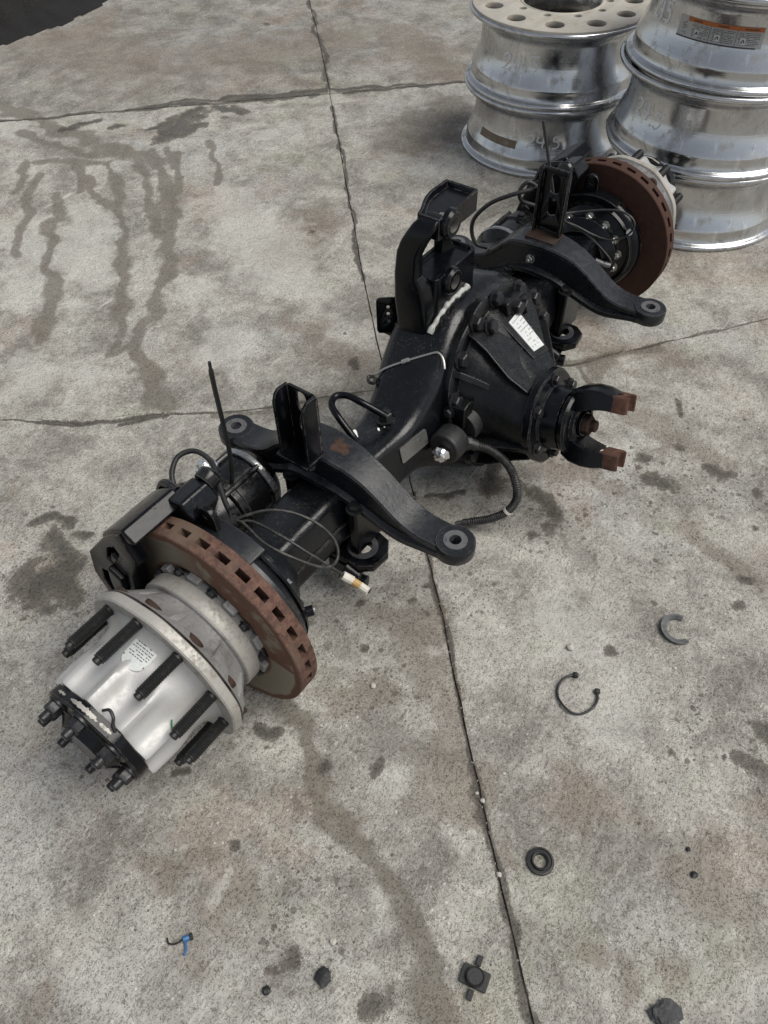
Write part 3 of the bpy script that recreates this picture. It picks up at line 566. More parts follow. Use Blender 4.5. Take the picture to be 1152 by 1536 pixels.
dp = web_quad(0,1,0,1,.0025,.0055).obj('data_plate', 'plate_white', carrier, bev=.0008)
b = B()
for r_ in range(9):
    s0 = .08+r_*.098
    f = .10
    while f < .85:
        w = random.uniform(.05,.2)
        if random.random() < .6: q = web_quad(f, min(f+w,.9), s0, s0+.030, .0053, .0059); b.add(q.v, q.f)
        f += w+.05
b.obj('faded_print', 'print', dp)
# pinion bearing cage
b = B(); b.lathe([(.250,.104),(.252,.107),(.268,.107),(.271,.103),(.272,.080),(.276,.074),(.312,.070),(.316,.062)], CF(0,-.03,0), DD, 56, lambda a, h, r: 1+(.02*math.cos(6*a) if r > .1 else 0))
cage = b.obj('pinion_bearing_cage', 'black', AX, ang=30)
for k in range(6): a = R(60*k+20); put(HEX, 'bolt', CF(.090*math.cos(a), -.03+.090*math.sin(a), .272), DD, cage, .85, k)
# yoke
b = B(); b.lathe([(.314,.050),(.318,.072),(.328,.074),(.334,.070),(.336,.052),(.345,.050),(.346,.040),(.334,.038),(.333,.034),(.340,.034),(.340,.028),(.350,.027),(.351,.010)], CF(0,-.03,0), DD, 40)
yoke = b.obj('pinion_yoke', 'black', AX, ang=30)
YA = R(66); ya = Vector((math.cos(YA), math.sin(YA))); yb = Vector((-ya.y, ya.x))
def YP(p, q, s): c = ya*p + yb*q; return CF(c.x, -.03+c.y, s)
M['yoke_rust'] = rust_mat('yoke_rust', (.060,.026,.018), (.12,.060,.042), (.04,.025,.02), .6)
for sg in (1, -1):
    rs = []
    for (s, pi, po, w) in ((.316,.022,.074,.070),(.338,.030,.086,.078),(.365,.040,.091,.076),(.390,.045,.090,.070),(.416,.046,.083,.058)):
        rs.append([YP(sg*pi,-w/2,s), YP(sg*po*.93,-w/2,s), YP(sg*po,-w*.25,s), YP(sg*po,w*.25,s), YP(sg*po*.93,w/2,s), YP(sg*pi,w/2,s)])
    bb = B(); bb.rings(rs); arm = bb.obj('yoke_arm', 'black', yoke, bev=.004)
    bb = B()       # rusty saddle ends: half-round bearing seat between two horns
    pq = [(-.027,.400),(-.028,.436),(-.024,.444),(-.0175,.446)] + [(.0165*math.cos(t_), .441+.0165*math.sin(t_)) for t_ in np.linspace(math.pi, 2*math.pi, 11)] + [(.0175,.446),(.024,.444),(.028,.436),(.027,.400)]
    bb.rings([[YP(sg*p_, q_*(1.06 if p_ < .07 else .98), s_) for q_, s_ in pq] for p_ in (.045,.066,.081)])
    bb.obj('bearing_saddle', 'yoke_rust', yoke, bev=.0025)
    bb = B(); bb.lathe([(0,.0062),(.004,.0062),(.005,.004)], YP(sg*.0795, 0, .418), YP(sg*.2,0,.418)-YP(0,0,.418), 12); bb.obj('grease_pin', 'rust_dark', yoke)
b = B(); b.lathe([(.345,.024),(.362,.024),(.366,.019)], CF(0,-.03,0), DD, 6); b.lathe([(.362,.014),(.376,.013),(.378,.009)], CF(0,-.03,0), DD, 20); b.obj('pinion_nut', 'rust_dark', yoke)
b = B(); b.tube([YP(-.045,-.025,.40), YP(-.05,-.01,.397), YP(-.046,.01,.402), YP(-.05,.024,.398)], .0022, 6); b.obj('tape_strip', 'white', yoke)
for (p_, q_, s_) in ((.073,-.012,.338),(-.071,-.014,.345),(.066,.02,.332)):
    b = B(); b.lathe([(0,.009),(.0022,.008),(.003,.003)], YP(p_, q_, s_), (YP(p_*2, q_*1.5, s_)-YP(p_, q_, s_)+DD*.05), 9, lambda a, h, r: 1+.35*math.sin(a*3+p_*99)); b.obj('paint_fleck', 'marker', yoke)
# differential-lock actuator beside the ring
b = B(); ca = CF(-.135,-.005,.115); dx = Vector((-1,0,0))
b.cyl(ca+Vector((.06,0,0)), dx, .042, .065, 32)
b.lathe([(0,.036),(.006,.039),(.045,.039),(.05,.035)], CF(-.165,-.012,.118), dx, 32)
act = b.obj('lock_actuator', 'rubber', AX, bev=.003)
b = B(); b.prism([(-.03,-.018),(.028,-.018),(.034,.0),(.028,.02),(-.03,.02)], CF(-.135,.032,.118), (0,0,1), (1,0,0), DD*.045); b.obj('mounting_lug', 'carrier', act, bev=.004)
put(HEXS, 'bolt', CF(-.155,.045,.105), (-1,0,.2), act, 1.1)
b = B()
b.lathe([(0,.004),(.002,.015),(.010,.019),(.018,.016),(.024,.012),(.026,.003)], CF(-.216,-.014,.118), dx+Vector((0,-.2,-.1)), 18, lambda a, h, r: 1+.38*noise.noise(Vector((math.cos(a)*2.2, math.sin(a)*2.2, h*90)))+.15*noise.noise(Vector((math.cos(a)*7, math.sin(a)*7, h*200))))
b.obj('foil_plug', 'foil', act, ang=12)
b = B(); b.tube([(-.165,-.128,.222), (-.155,-.145,.220), (-.146,-.163,.214)], .013, 12); b.obj('plug_connector', 'rubber', act)
b = B(); b.tube([(-.158,-.140,.221), (-.152,-.150,.218)], .016, 8, 2); b.obj('connector_collar', 'rubber', act)
# corrugated loom hanging to the ground
hp = [(-.152,-.150,.218),(-.132,-.190,.205),(-.126,-.228,.185),(-.128,-.256,.155),(-.140,-.277,.11),(-.160,-.268,.072),(-.183,-.237,.045),(-.202,-.196,.024)]
b = B(); L = spline(hp, 36); nL = len(L)
b.tube(L, .0095, 12, sm=False, rf=lambda f: .0088 + .0016*(1 if int(f*(nL-1))%4 < 2 else 0)); b.obj('corrugated_loom', 'cable', AX, ang=50)
b = B(); b.tube([(-.202,-.196,.022),(-.212,-.180,.020)], .0085, 8, 2); b.tube([(-.210,-.183,.02),(-.224,-.168,.018)], .006, 8, 2); b.obj('loom_plug', 'rubber', AX)
b = B(); b.lathe([(-.003,.0115),(.003,.0115)], (-.160,-.268,.072), (-.3,.3,-.6), 14); b.obj('cable_tie', 'white', AX)

# torque rod tower on the banjo ----------------------------------------------------
b = B()
def rq(x0, x1, y0, y1, z, r=.012, n=4):
    return [Vector((p[0], p[1], z)) for p in rrect(x1-x0, y1-y0, r, n, (x0+x1)/2, (y0+y1)/2)]
b.rings([rq(-.084,.045,.018,.098,.345), rq(-.090,.035,.018,.100,.42), rq(-.097,.01,.020,.101,.47), rq(-.098,-.050,.026,.100,.512), rq(-.097,-.066,.042,.099,.535,.008), rq(-.094,-.066,.042,.095,.585,.008), rq(-.090,-.060,.034,.088,.608,.008), rq(-.085,-.05,.024,.078,.628,.008), rq(-.077,-.04,.016,.068,.646,.008), rq(-.064,-.036,.016,.058,.657,.006), rq(-.05,-.036,.018,.052,.661,.006)])
tower = b.obj('torque_rod_bracket', 'black', AX, ang=32)
def arm_poly(z0, z1, x1, notch):
    bb = B(); bb.rings([rq(-.07, x1, .012, .096, z0, .014), rq(-.07, x1, .012, .096, z1, .014)]); return bb
def tray(z0, z1, x0, x1, y0, y1, wall, depth):
    bb = B(); o = rq(x0, x1, y0, y1, z0, .014); o2 = rq(x0, x1, y0, y1, z1, .014); i2 = rq(x0+wall, x1-wall, y0+wall, y1-wall, z1, .008); i1 = rq(x0+wall+.003, x1-wall-.003, y0+wall+.003, y1-wall-.003, z1-depth, .006)
    bb.rings([o, o2, i2, i1]); return bb
# upper arm is a shallow tray, lower arm too; each with a bored boss facing the pinion side
def plan(pts, z, inset=0.):
    P_ = [Vector(p) for p in pts]; n_ = len(P_); out = []
    for k in range(n_):
        a_, b_, c_ = P_[k-1], P_[k], P_[(k+1) % n_]; d1 = (b_-a_).normalized(); d2 = (c_-b_).normalized(); nn = (Vector((-d1.y,d1.x))+Vector((-d2.y,d2.x))).normalized()
        q = b_+nn*inset; out.append(Vector((q.x, q.y, z)))
    return out
UA = [(-.058,.014),(.086,.014),(.090,.018),(.090,.090),(.086,.094),(.030,.095),(.008,.091),(-.012,.084),(-.030,.076),(-.044,.070),(-.058,.066)]
bb = B(); bb.rings([plan(UA,.616), plan(UA,.661), plan(UA,.661,.006), plan(UA,.650,.010)]); bb.obj('upper_arm', 'black', tower, bev=.0025)
bb = B(); bb.rings([rq(-.06,.104,.014,.096,.40,.012), rq(-.06,.100,.014,.094,.525,.012), rq(-.030,.094,.020,.088,.525,.012), rq(-.026,.091,.023,.085,.516,.010)])
bb.obj('lower_arm', 'black', tower, bev=.0025)
bb = B()      # curved back wall between the arms
rs = []
for k in range(13):
    t = k/12; z = .51+.118*t; bow = .036*(1-(2*t-1)**2)
    rs.append([Vector((.048, .072, z)), Vector((.096-bow, .060, z)), Vector((.096-bow, .092, z)), Vector((.046, .092, z))])
bb.rings(rs); bb.obj('back_wall', 'black', tower, bev=.002)
M['weld'] = metal_mat('pale_painted_weld', (.50,.50,.48), .6, .1, (.06,.06,.06), .95, 55, .001, 150)
M['bare'] = metal_mat('bare_machined_steel', (.34,.33,.31), .4, .8, (.1,.09,.08), .6, 50)
for (x, z) in ((-.022,.640), (-.006,.500)):
    bb = B(); bb.cm = 0; bb.lathe([(.0,.031),(.010,.030),(.016,.025),(.016,.0155)], (x,.016,z), (0,-1,0), 32, cap=False)
    bb.cm = 1; bb.lathe([(.016,.0155),(-.02,.0145),(-.02,.001)], (x,.016,z), (0,-1,0), 32, cap=False)
    bb.obj('bolt_boss', ['black','bare'], tower, ang=30)
b = B(); pts = []
for k in range(15):
    t_ = k/14; pts.append(Vector((-.085+.150*t_, .011, float(np.interp(-.085+.150*t_, [-.1,-.074,-.049,-.023,.003,.065], [.395,.415,.430,.440,.443,.443]))+.003+.002*math.sin(k*2.3))))
wb = B(); wb.tube(pts, .0075, 8, 4, rf=lambda f: .0060+.0010*math.sin(f*46)+.0012*math.sin(f*17+1)+(.003 if f > .9 else 0)); wb.obj('bare_weld_bead', 'weld', tower, ang=60)
# rear bracket plate with a row of holes, behind the banjo
b = B(); b.plate(rrect(.055,.085,.010), [circ(.004, 10, 0, .02), circ(.004, 10, 0, .004), circ(.004, 10, 0, -.012)], .005, mat_to((-.040,.155,.372), (-.72,-.6,.25)), .0008); b.box((-.01,.13,.33),(.06,.08,.03)); b.obj('rear_bracket_plate', 'black', AX)
# lifting hook on the tube and lashing wire
b = B(); b.tube([(-.258,.004,.300),(-.268,.025,.315),(-.279,.055,.330),(-.283,.090,.335),(-.300,.110,.335),(-.325,.100,.333),(-.340,.070,.325),(-.345,.035,.300),(-.345,.02,.285)], .0078, 12); hook = b.obj('lifting_hook', 'black', AX)
put(HEX, 'bolt', CF(-.252,.066,.005), VV, hook, 1.25, .3)
b = B(); b.cyl(CF(-.252,.060,.005), VV, .023, .008, 20); b.obj('hook_washer', 'black', hook)
wp = [(-.172,.098,.310),(-.169,.092,.318),(-.158,.075,.334),(-.139,.034,.360),(-.122,-.007,.384),(-.114,-.027,.394),(-.116,-.040,.394),(-.123,-.052,.388),(-.134,-.062,.378)]
b = B(); b.tube(wp, .0024, 6); b.tube([(-.144,.043,.355),(-.137,.029,.364)], .005, 6, 2); b.obj('lashing_wire', 'wire', AX)
b = B(); b.tube([(-.174,.10,.308),(-.186,.106,.312),(-.192,.100,.304),(-.184,.092,.300),(-.172,.097,.305)], .004, 8); b.obj('wire_clip', 'black', AX)

# suspension beams ----------------------------------------------------------------------
YZ = [(-.33,.287,.256),(-.27,.286,.253),(-.23,.285,.245),(-.19,.296,.238),(-.155,.318,.242),(-.12,.342,.252),(-.085,.360,.264),(-.045,.372,.279),(0,.377,.287),(.045,.375,.288),(.085,.366,.276),(.115,.346,.256),(.145,.315,.238),(.175,.292,.226),(.21,.279,.234),(.25,.274,.240),(.30,.273,.241)]
def beam(sx):
    P = [Vector((0,y,0)) for y, a, c in YZ]
    T = spline([(y, a, c) for y, a, c in YZ], 5); b = B(); rs = []
    x0 = sx*.451
    for q in T:
        y, zt, zb = q; w = .034 + .010*math.exp(-((y-.03)/.09)**2)
        yc = max(0, abs(y)-.26)
        wi = w
        zf = .012
        rs.append([Vector((x0+px*wi, y, z)) for px, z in ((-1,zt-.004),(-.9,zt),(.9,zt),(1,zt-.004),(1,zt-zf),(.72,zt-zf-.006),(.72,zb+zf+.006),(1,zb+zf),(1,zb),(-1,zb),(-1,zb+zf),(-.72,zb+zf+.006),(-.72,zt-zf-.006),(-1,zt-zf))])
    # ends stop inside the eyes
    rs = [r for r in rs if -.305 < r[0].y < .285]
    b.rings(rs); bm_ = b.obj('suspension_beam', 'beam_near' if sx < 0 else 'beam', AX, bev=.0015, ang=40)
    for y, z0, z1, rr in ((-.297,.256,.2885,.040),(.274,.243,.2755,.040)):
        e = B(); e.lathe([(z0,rr*.93),(z0+.004,rr),(z1-.004,rr),(z1,rr*.94),(z1,.014)], (x0,y,0), (0,0,1), 40, cap=False); e.lathe([(z0,rr*.93),(z0,.014)], (x0,y,0), (0,0,1), 40, cap=False); eo = e.obj('beam_eye', 'beam', bm_)
        e = B(); e.lathe([(z1+.0005,.024),(z1+.0018,.0235),(z1+.0018,.012),(z0,.011),(z0,.002)], (x0,y,0), (0,0,1), 28, cap=False); e.obj('eye_bushing', 'scuffed', bm_)
    # bushed bolt on the side, clamp block and lower plate round the tube
    put(HEXZ, 'bolt', (x0-sx*0-.030, .03, .325), (-1,0,.1), bm_, .9)
    for ya_, yb_ in ((-.095,-.072),(.072,.095)):
        e = B(); e.rings([[Vector((x0+px, y, z)) for px, z in ((-.050,.135),(.050,.135),(.050,.272),(-.050,.272))] for y in (ya_,yb_)]); e.obj('clamp_block', 'black', bm_, bev=.006)
    e = B(); ou = [(-.05,-.10),(.05,-.10),(.052,.0),(.050,.06),(.030,.085),(-.015,.09),(-.045,.07),(-.056,.02)]
    m_ = Matrix(((-sx*-1,0,0,x0-.02),(0,-1,0,-.05),(0,0,1,.122),(0,0,0,1)))
    e.plate(ou, [circ(.020, 24, .002, .035)], .022, m_, .003); e.obj('lower_clamp_plate', 'black', bm_)
    e = B(); e.lathe([(.0,.034),(.003,.033),(.003,.021)], (x0-.02+sx*.002*1, -.085, .1335), (0,0,1), 28, cap=False); e.obj('worn_ring', 'scuffed', bm_)
    e = B(); e.cyl((x0-.075,-.10,.085), (.3,-1,0), .016, .03, 20); e.cyl((x0-.07,-.07,.10), (.1,-1,-.4), .024, .04, 16); e.box((x0-.05,-.06,.09), (.05,.06,.05)); e.obj('lower_lug', 'black', bm_, bev=.003)
    for dy in (-.083, .083):
        for dx_ in (-.038, .038): put(HEX, 'bolt', (x0+dx_, dy, .271), (0,0,1), bm_, 1.0, dx_*30)
    return bm_
M['scuffed'] = metal_mat('scuffed_black_steel', (.14,.14,.145), .5, .3, (.035,.035,.038), .9, 45, .0006, 200)
beams = {s: beam(s) for s in (-1, 1)}

# slotted channel brackets standing on the beams (both open towards the near end)
def channel(x0, w, h, z0, yc, slots, lean, depth, mats=('black','rustbase')):
    b = B(); th = .006
    m_ = Matrix.Translation((x0, yc, z0)) @ Matrix.Rotation(lean, 4, 'Y') @ Matrix(((0,0,-1,0),(-1,0,0,0),(0,1,0,h/2),(0,0,0,1)))
    b.plate(rrect(w, h, .012), slots, th, m_, .001)
    for sg in (-1, 1):
        out = [(0,-h/2),(depth,-h/2),(depth,h/2-.02),(depth-.006,h/2-.004),(depth-.016,h/2+.003),(0,h/2)]
        mf = m_ @ Matrix.Translation((sg*(w/2-.003),0,0)) @ Matrix(((0,0,1,0),(0,1,0,0),(1,0,0,0),(0,0,0,1)))
        b.plate(out, [], th, mf, .0012)
    o = b.obj('slotted_bracket', 'black', AX, bev=.001)
    e = B(); a = Matrix.Translation((x0, yc, z0)) @ Matrix.Rotation(lean, 4, 'Y'); e.box((0,0,0), (.058, w+.004, .007), Mx=a @ Matrix.Translation((-.022,0,.0))); e.obj('rusty_foot', 'black' if x0 < 0 else 'rust_dark', o, bev=.001)
    return o
near_br = channel(-.482, .074, .150, .376, .030, [slot(.022,.048,10,0,.045), slot(.022,.04,10,0,-.012)], 0., .042)
far_br = channel(.478, .078, .168, .376, .018, [slot(.026,.050,10,0,.045), slot(.026,.046,10,0,-.014)], 0., .020)
# upright cable ties
b = B(); b.tube([(-.594,.150,.285),(-.590,.138,.37),(-.594,.130,.47),(-.600,.122,.57),(-.602,.117,.628)], .0042, 6, rf=lambda f: .0045 if f < .93 else .003); b.obj('cable_tie', 'rubber', AX, label='tall black cable tie standing up from the near brake')
b = B(); b.tube([(.49,.022,.455),(.492,.036,.50),(.496,.058,.56),(.503,.086,.632)], .0042, 6); b.obj('cable_tie', 'rubber', AX, label='black cable tie threaded through the far slotted bracket')
# wheel ends -------------------------------------------------------------------------------
M['thread'] = M['stud']
bst = B(); prof = [(0,.0112)]
for k in range(20): prof += [(.006+k*.0039,.0114),(.0079+k*.0039,.0099)]
prof += [(.085,.0108),(.086,.008),(.092,.0078),(.093,.006)]
bst.lathe(prof, seg=16); STUD = bst.mesh('wheel_stud', ['stud'])
def wheel_end(sg):
    near = sg < 0; C0 = Vector((0,0,ZC)); dv = Vector((sg,0,0))
    def pol(h, r, deg): a = R(deg); return Vector((sg*h, -r*math.cos(a), ZC + r*math.sin(a)))     # deg from the pinion side upwards
    # torque plate and spindle
    kf = 1. if near else .86
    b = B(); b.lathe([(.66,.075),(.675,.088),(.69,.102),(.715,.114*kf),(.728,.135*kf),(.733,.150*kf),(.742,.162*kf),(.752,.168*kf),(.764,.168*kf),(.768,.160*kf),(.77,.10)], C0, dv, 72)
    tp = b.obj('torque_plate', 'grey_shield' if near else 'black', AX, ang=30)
    b = B(); b.lathe([(.728,.139*kf),(.722,.144*kf),(.722,.150*kf),(.730,.154*kf)], C0, dv, 72, cap=False); b.obj('plate_rim', 'black', tp)
    for k, a in enumerate((92, 62, 34, 8, -16, -40, 130, 160, 190)):
        put(HEX if near else HEXZ, 'bolt', pol(.716 if near else .712, .118*(kf-.04 if not near else 1), a), -dv, tp, .8 if near else 1.0, k*.5)
    # locating pin with a worn bright end
    b = B(); a = 38 if not near else 6
    p0 = pol(.735,.128,a); p1 = pol(.705,.150,a); b.tube([p0, p1], .0105, 14, 2); b.obj('locating_pin', 'black', tp); b = B(); b.cyl(p1, (p1-p0), .0085, .003, 14); b.obj('pin_end', 'zinc', tp)
    # adaptor bar with a lug, running over the plate
    b = B(); b.rings([[pol(h, r, a_) for h, r in ((.722,.152*kf),(.764,.152*kf),(.764,.178*kf),(.722,.178*kf))] for a_ in np.linspace(66, 125, 10)]); b.obj('adaptor_bar', 'grey_shield' if near else 'black', tp, bev=.003)
    b = B(); b.plate(circ(.021,20,0,.012)[:11] + [(-.021,-.02),(.021,-.02)], [circ(.006,12,0,.012)], .012, mat_to(pol(.745,.196*kf,100), -dv, (0,0,1)) @ Matrix.Rotation(0, 4, 'Z'), .002); b.obj('adaptor_lug', 'black', tp)
    # rotor with open vents
    n = 30; sub = 5; seg = n*sub; ro, ri = .215, .134; h0, h1, h2, h3 = .777, .7940, .8070, .824
    b = B(); face_m = 1; V = []
    def pt(h, r, k): a = 2*math.pi*(k % seg)/seg; return Vector((sg*h, -r*math.cos(a), ZC+r*math.sin(a)))
    for k in range(seg):
        openv = (k % sub) in (0,1,2)
        def quad(A): b.add(A, [(0,1,2,3)])
        b.cm = 0
        quad([pt(h0+.002,ro,k), pt(h0+.002,ro,k+1), pt(h1,ro,k+1), pt(h1,ro,k)]); quad([pt(h2,ro,k), pt(h2,ro,k+1), pt(h3-.002,ro,k+1), pt(h3-.002,ro,k)])
        quad([pt(h0,ro-.002,k), pt(h0,ro-.002,k+1), pt(h0+.002,ro,k+1), pt(h0+.002,ro,k)]); quad([pt(h3-.002,ro,k), pt(h3-.002,ro,k+1), pt(h3,ro-.002,k+1), pt(h3,ro-.002,k)])
        if openv:
            rd = .150
            quad([pt(h1,ro,k), pt(h1,ro,k+1), pt(h1,rd,k+1), pt(h1,rd,k)]); quad([pt(h2,ro,k), pt(h2,rd,k), pt(h2,rd,k+1), pt(h2,ro,k+1)]); quad([pt(h1,rd,k), pt(h1,rd,k+1), pt(h2,rd,k+1), pt(h2,rd,k)])
            if k % sub == 0: quad([pt(h1,ro,k), pt(h1,rd,k), pt(h2,rd,k), pt(h2,ro,k)])
            if k % sub == 2: quad([pt(h1,ro,k+1), pt(h2,ro,k+1), pt(h2,rd,k+1), pt(h1,rd,k+1)])
        else: quad([pt(h1,ro,k), pt(h1,ro,k+1), pt(h2,ro,k+1), pt(h2,ro,k)])
        tooth = .006 if (k % 10) < 5 else 0
        b.cm = 1
        quad([pt(h3,ro-.002,k), pt(h3,ro-.002,k+1), pt(h3,ri+tooth,k+1), pt(h3,ri+tooth,k)]); quad([pt(h0,ro-.002,k), pt(h0,ri+tooth,k), pt(h0,ri+tooth,k+1), pt(h0,ro-.002,k+1)])
        b.cm = 0
        quad([pt(h0,ri+tooth,k), pt(h3,ri+tooth,k), pt(h3,ri+tooth,k+1), pt(h0,ri+tooth,k+1)])
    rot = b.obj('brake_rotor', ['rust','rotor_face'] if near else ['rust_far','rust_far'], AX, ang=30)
    rot['label'] = 'vented rotor with rusty rim and worn tan face' if near else 'evenly brown rusted vented rotor'
    # hub: dirty inboard half, machined ring, stud flange, fluted outer barrel
    b = B(); b.lathe([(.78,.110),(.80,.122),(.832,.126),(.836,.128),(.870,.128),(.873,.122),(.884,.128),(.902,.142),(.914,.156),(.924,.166),(.926,.168)], C0, dv, 80, lambda a, h, r: 1 + (.035*math.cos(10*a+R(40)) if .876 < h < .92 else 0), cap=True)
    hub = b.obj('wheel_hub', 'alu_dirty', AX, ang=35)
    hub['label'] = 'silver aluminium hub nearest the viewer' if near else 'silver hub at the far end behind the rotor'
    b = B(); b.lathe([(.838,.1290),(.840,.1302),(.866,.1302),(.868,.1290)], C0, dv, 80); b.obj('machined_ring', 'alu_edge', hub)
    b = B(); b.lathe([(.928,.150),(.930,.170),(.932,.1725),(.948,.1725),(.951,.170),(.952,.13)], C0, dv, 100, lambda a, h, r: 1 - (.018*(.5+.5*math.cos(10*(a)+R(100))) if r > .16 else 0)); b.obj('stud_flange', 'alu_edge', hub)
    def flute(a, h, r):
        k = max(0, min(1, (h-.985)/.055)); k = k*k*(3-2*k); da = ((a-R(12)+R(18)) % R(36))-R(18)
        return 1 + k*(.16*math.exp(-(da/R(7.5))**2)-.095)
    def flute0(a, h, r):
        k = max(0, min(1, (h-.992)/.045)); k = k*k*(3-2*k); return 1 + k*.085*(max(0, math.cos(4*a + .2)**2)**1.6 - .55)
    b = B(); b.lathe([(.950,.150),(.953,.136),(.958,.127),(.968,.119),(.985,.1155)] + [(h, .1150-.05*(h-.985)) for h in np.linspace(.99,1.085,14)] + [(1.090,.108),(1.091,.06)], C0, dv, 128, flute); b.obj('hub_barrel', 'alu', hub, ang=40)
    for k in range(10):
        a = 130-36*k; put(STUD, 'wheel_stud', pol(.951,.1465,a), dv, hub, 1.0)
        bb = B(); bb.lathe([(.913,.019),(.927,.019)], Vector((0,*pol(0,.1465,a)[1:])), dv, 16); bb.obj('stud_head', 'rust_dark', hub)
    for k in range(5):           # cast webs between the stud bosses, inboard side
        a_ = 112-36*k; bb = B(); bb.rings([[pol(h, r, a_+d) for d in (-3.2*wd,3.2*wd)] + [pol(h, r+t2, a_+d) for d in (2.2*wd,-2.2*wd)] for h, r, t2, wd in ((.876,.112,.013,.5),(.892,.12,.021,.9),(.908,.13,.026,1.3),(.922,.14,.022,1.7))]); bb.obj('cast_web', 'alu_dirty', hub, bev=.004)
    # axle shaft end flange with nuts
    b = B(); b.lathe([(1.0895,.100),(1.091,.106),(1.110,.107),(1.113,.104),(1.114,.070),(1.122,.062),(1.134,.052),(1.136,.03)], C0, dv, 96, lambda a, h, r: 1 + (.022*math.cos(8*a+.4) if r > .1 else 0)); sf = b.obj('axle_shaft_flange', 'black', hub, ang=32)
    for k in range(8): put(NUT, 'flange_nut', pol(1.113,.087,-8+45*k), dv, hub, 1.0, k*.37)
    # chipped bare patches on the rim of the end flange
    for (a_, w_, l_) in ((84,.0062,34),(58,.0045,14),(116,.0028,12)):
        bb = B(); top = []; bot = []
        for k in range(21):
            t = k/20; a = a_-l_/2+l_*t; ww = w_*math.sin(math.pi*t)**.5*(.5+.9*abs(noise.noise(Vector((k*1.9,a_,0)))))+.0004; ofs = .003*noise.noise(Vector((k*1.3,a_+9,0)))
            aa = R(a); y_ = -math.cos(aa); 
            # same lobed radius as the flange, slightly proud
            x_, yv, z_ = frame(dv); ca_ = math.atan2((Vector((0,-math.cos(aa),math.sin(aa)))).dot(yv), (Vector((0,-math.cos(aa),math.sin(aa)))).dot(x_))
            rr = .1066*(1+.022*math.cos(8*ca_+.4))+.0007
            top.append(pol(1.1015-ww+ofs, rr, a)); bot.append(pol(1.1015+ww*.8+ofs, rr, a))
        bb.add(top+bot, [(k, k+1, 21+k+1, 21+k) for k in range(20)]); bb.obj('bare_chip', 'alu_edge', sf)
    b = B(); b.tube([pol(1.086,.113,70), pol(1.079,.117,66), pol(1.083,.119,60), pol(1.09,.114,56), pol(1.095,.109,50)], .0028, 6); b.obj('sealant_curl', 'rubber', hub)
    # hub-to-rotor lugs and bolts
    for k in range(10):
        a = 20+36*k; bb = B(); bb.rings([[pol(h, r, a+d) for h, r in ((.80,.118),(.836,.118),(.836,.139),(.80,.139))] for d in (-6,6)]); bb.obj('rotor_lug', 'alu_dirty', hub, bev=.003)
        put(HEXS, 'bolt', pol(.828,.131,a+18), dv, hub, .95, k)
    return tp, rot, hub
tpN, rotN, hubN = wheel_end(-1)
tpF, rotF, hubF = wheel_end(1)

# sticker and a green pen mark on the near hub barrel
def barrel(h, deg, lift=0):
    r = .1150-.05*max(0, h-.985)+lift; a = R(deg); return Vector((-h, -r*math.cos(a), ZC+r*math.sin(a)))
M['sticker'] = metal_mat('white_sticker', (.66,.69,.68), .45, .1, (.42,.45,.44), .6, 40)
b = B(); n = 10; rows = []
for i in range(12):
    h = .962+.050*i/11; half = 12*(1 if i < 8 else math.sqrt(max(0.02, 1-((i-7)/4.3)**2)))
    lift = .0012 + (.0045 if h < .985 else 0)*max(0,(.985-h)/.023)**1.2
    rows.append([barrel(h, 82-half+2*half*k/n, lift) for k in range(n+1)])
b.add([p for r in rows for p in r], [(i*(n+1)+k, i*(n+1)+k+1, (i+1)*(n+1)+k+1, (i+1)*(n+1)+k) for i in range(11) for k in range(n)])
stk = b.obj('sticker', 'sticker', hubN)
b = B()
M['ink'] = metal_mat('dark_print', (.06,.065,.065), .5, 0., (.3,.3,.3), .3, 80)
for i, h in enumerate(np.linspace(.967,.990,6)):
    d = 72.
    while d < 91:
        w = random.uniform(1.2,3.5); lift = .0018 + (.0045 if h < .985 else 0)*max(0,(.985-h)/.023)**1.2
        if random.random() < .8: b.add([barrel(h, d, lift), barrel(h, d+w, lift), barrel(h+.0013, d+w, lift), barrel(h+.0013, d, lift)], [(0,1,2,3)])
        d += w+.9
b.add([barrel(.9955,70.5,.0016), barrel(.9955,93.5,.0016), barrel(.9985,93.5,.0016), barrel(.9985,70.5,.0016)], [(0,1,2,3)])
b.obj('sticker_print', 'ink', stk)
M['green'] = metal_mat('green_pen', (.03,.25,.10), .5, 0., (.1,.3,.15), .3, 80)
b = B(); b.tube([barrel(1.035,12,.001), barrel(1.028,16,.0025), barrel(1.020,22,.002)], .0014, 6); b.obj('green_mark', 'green', hubN)

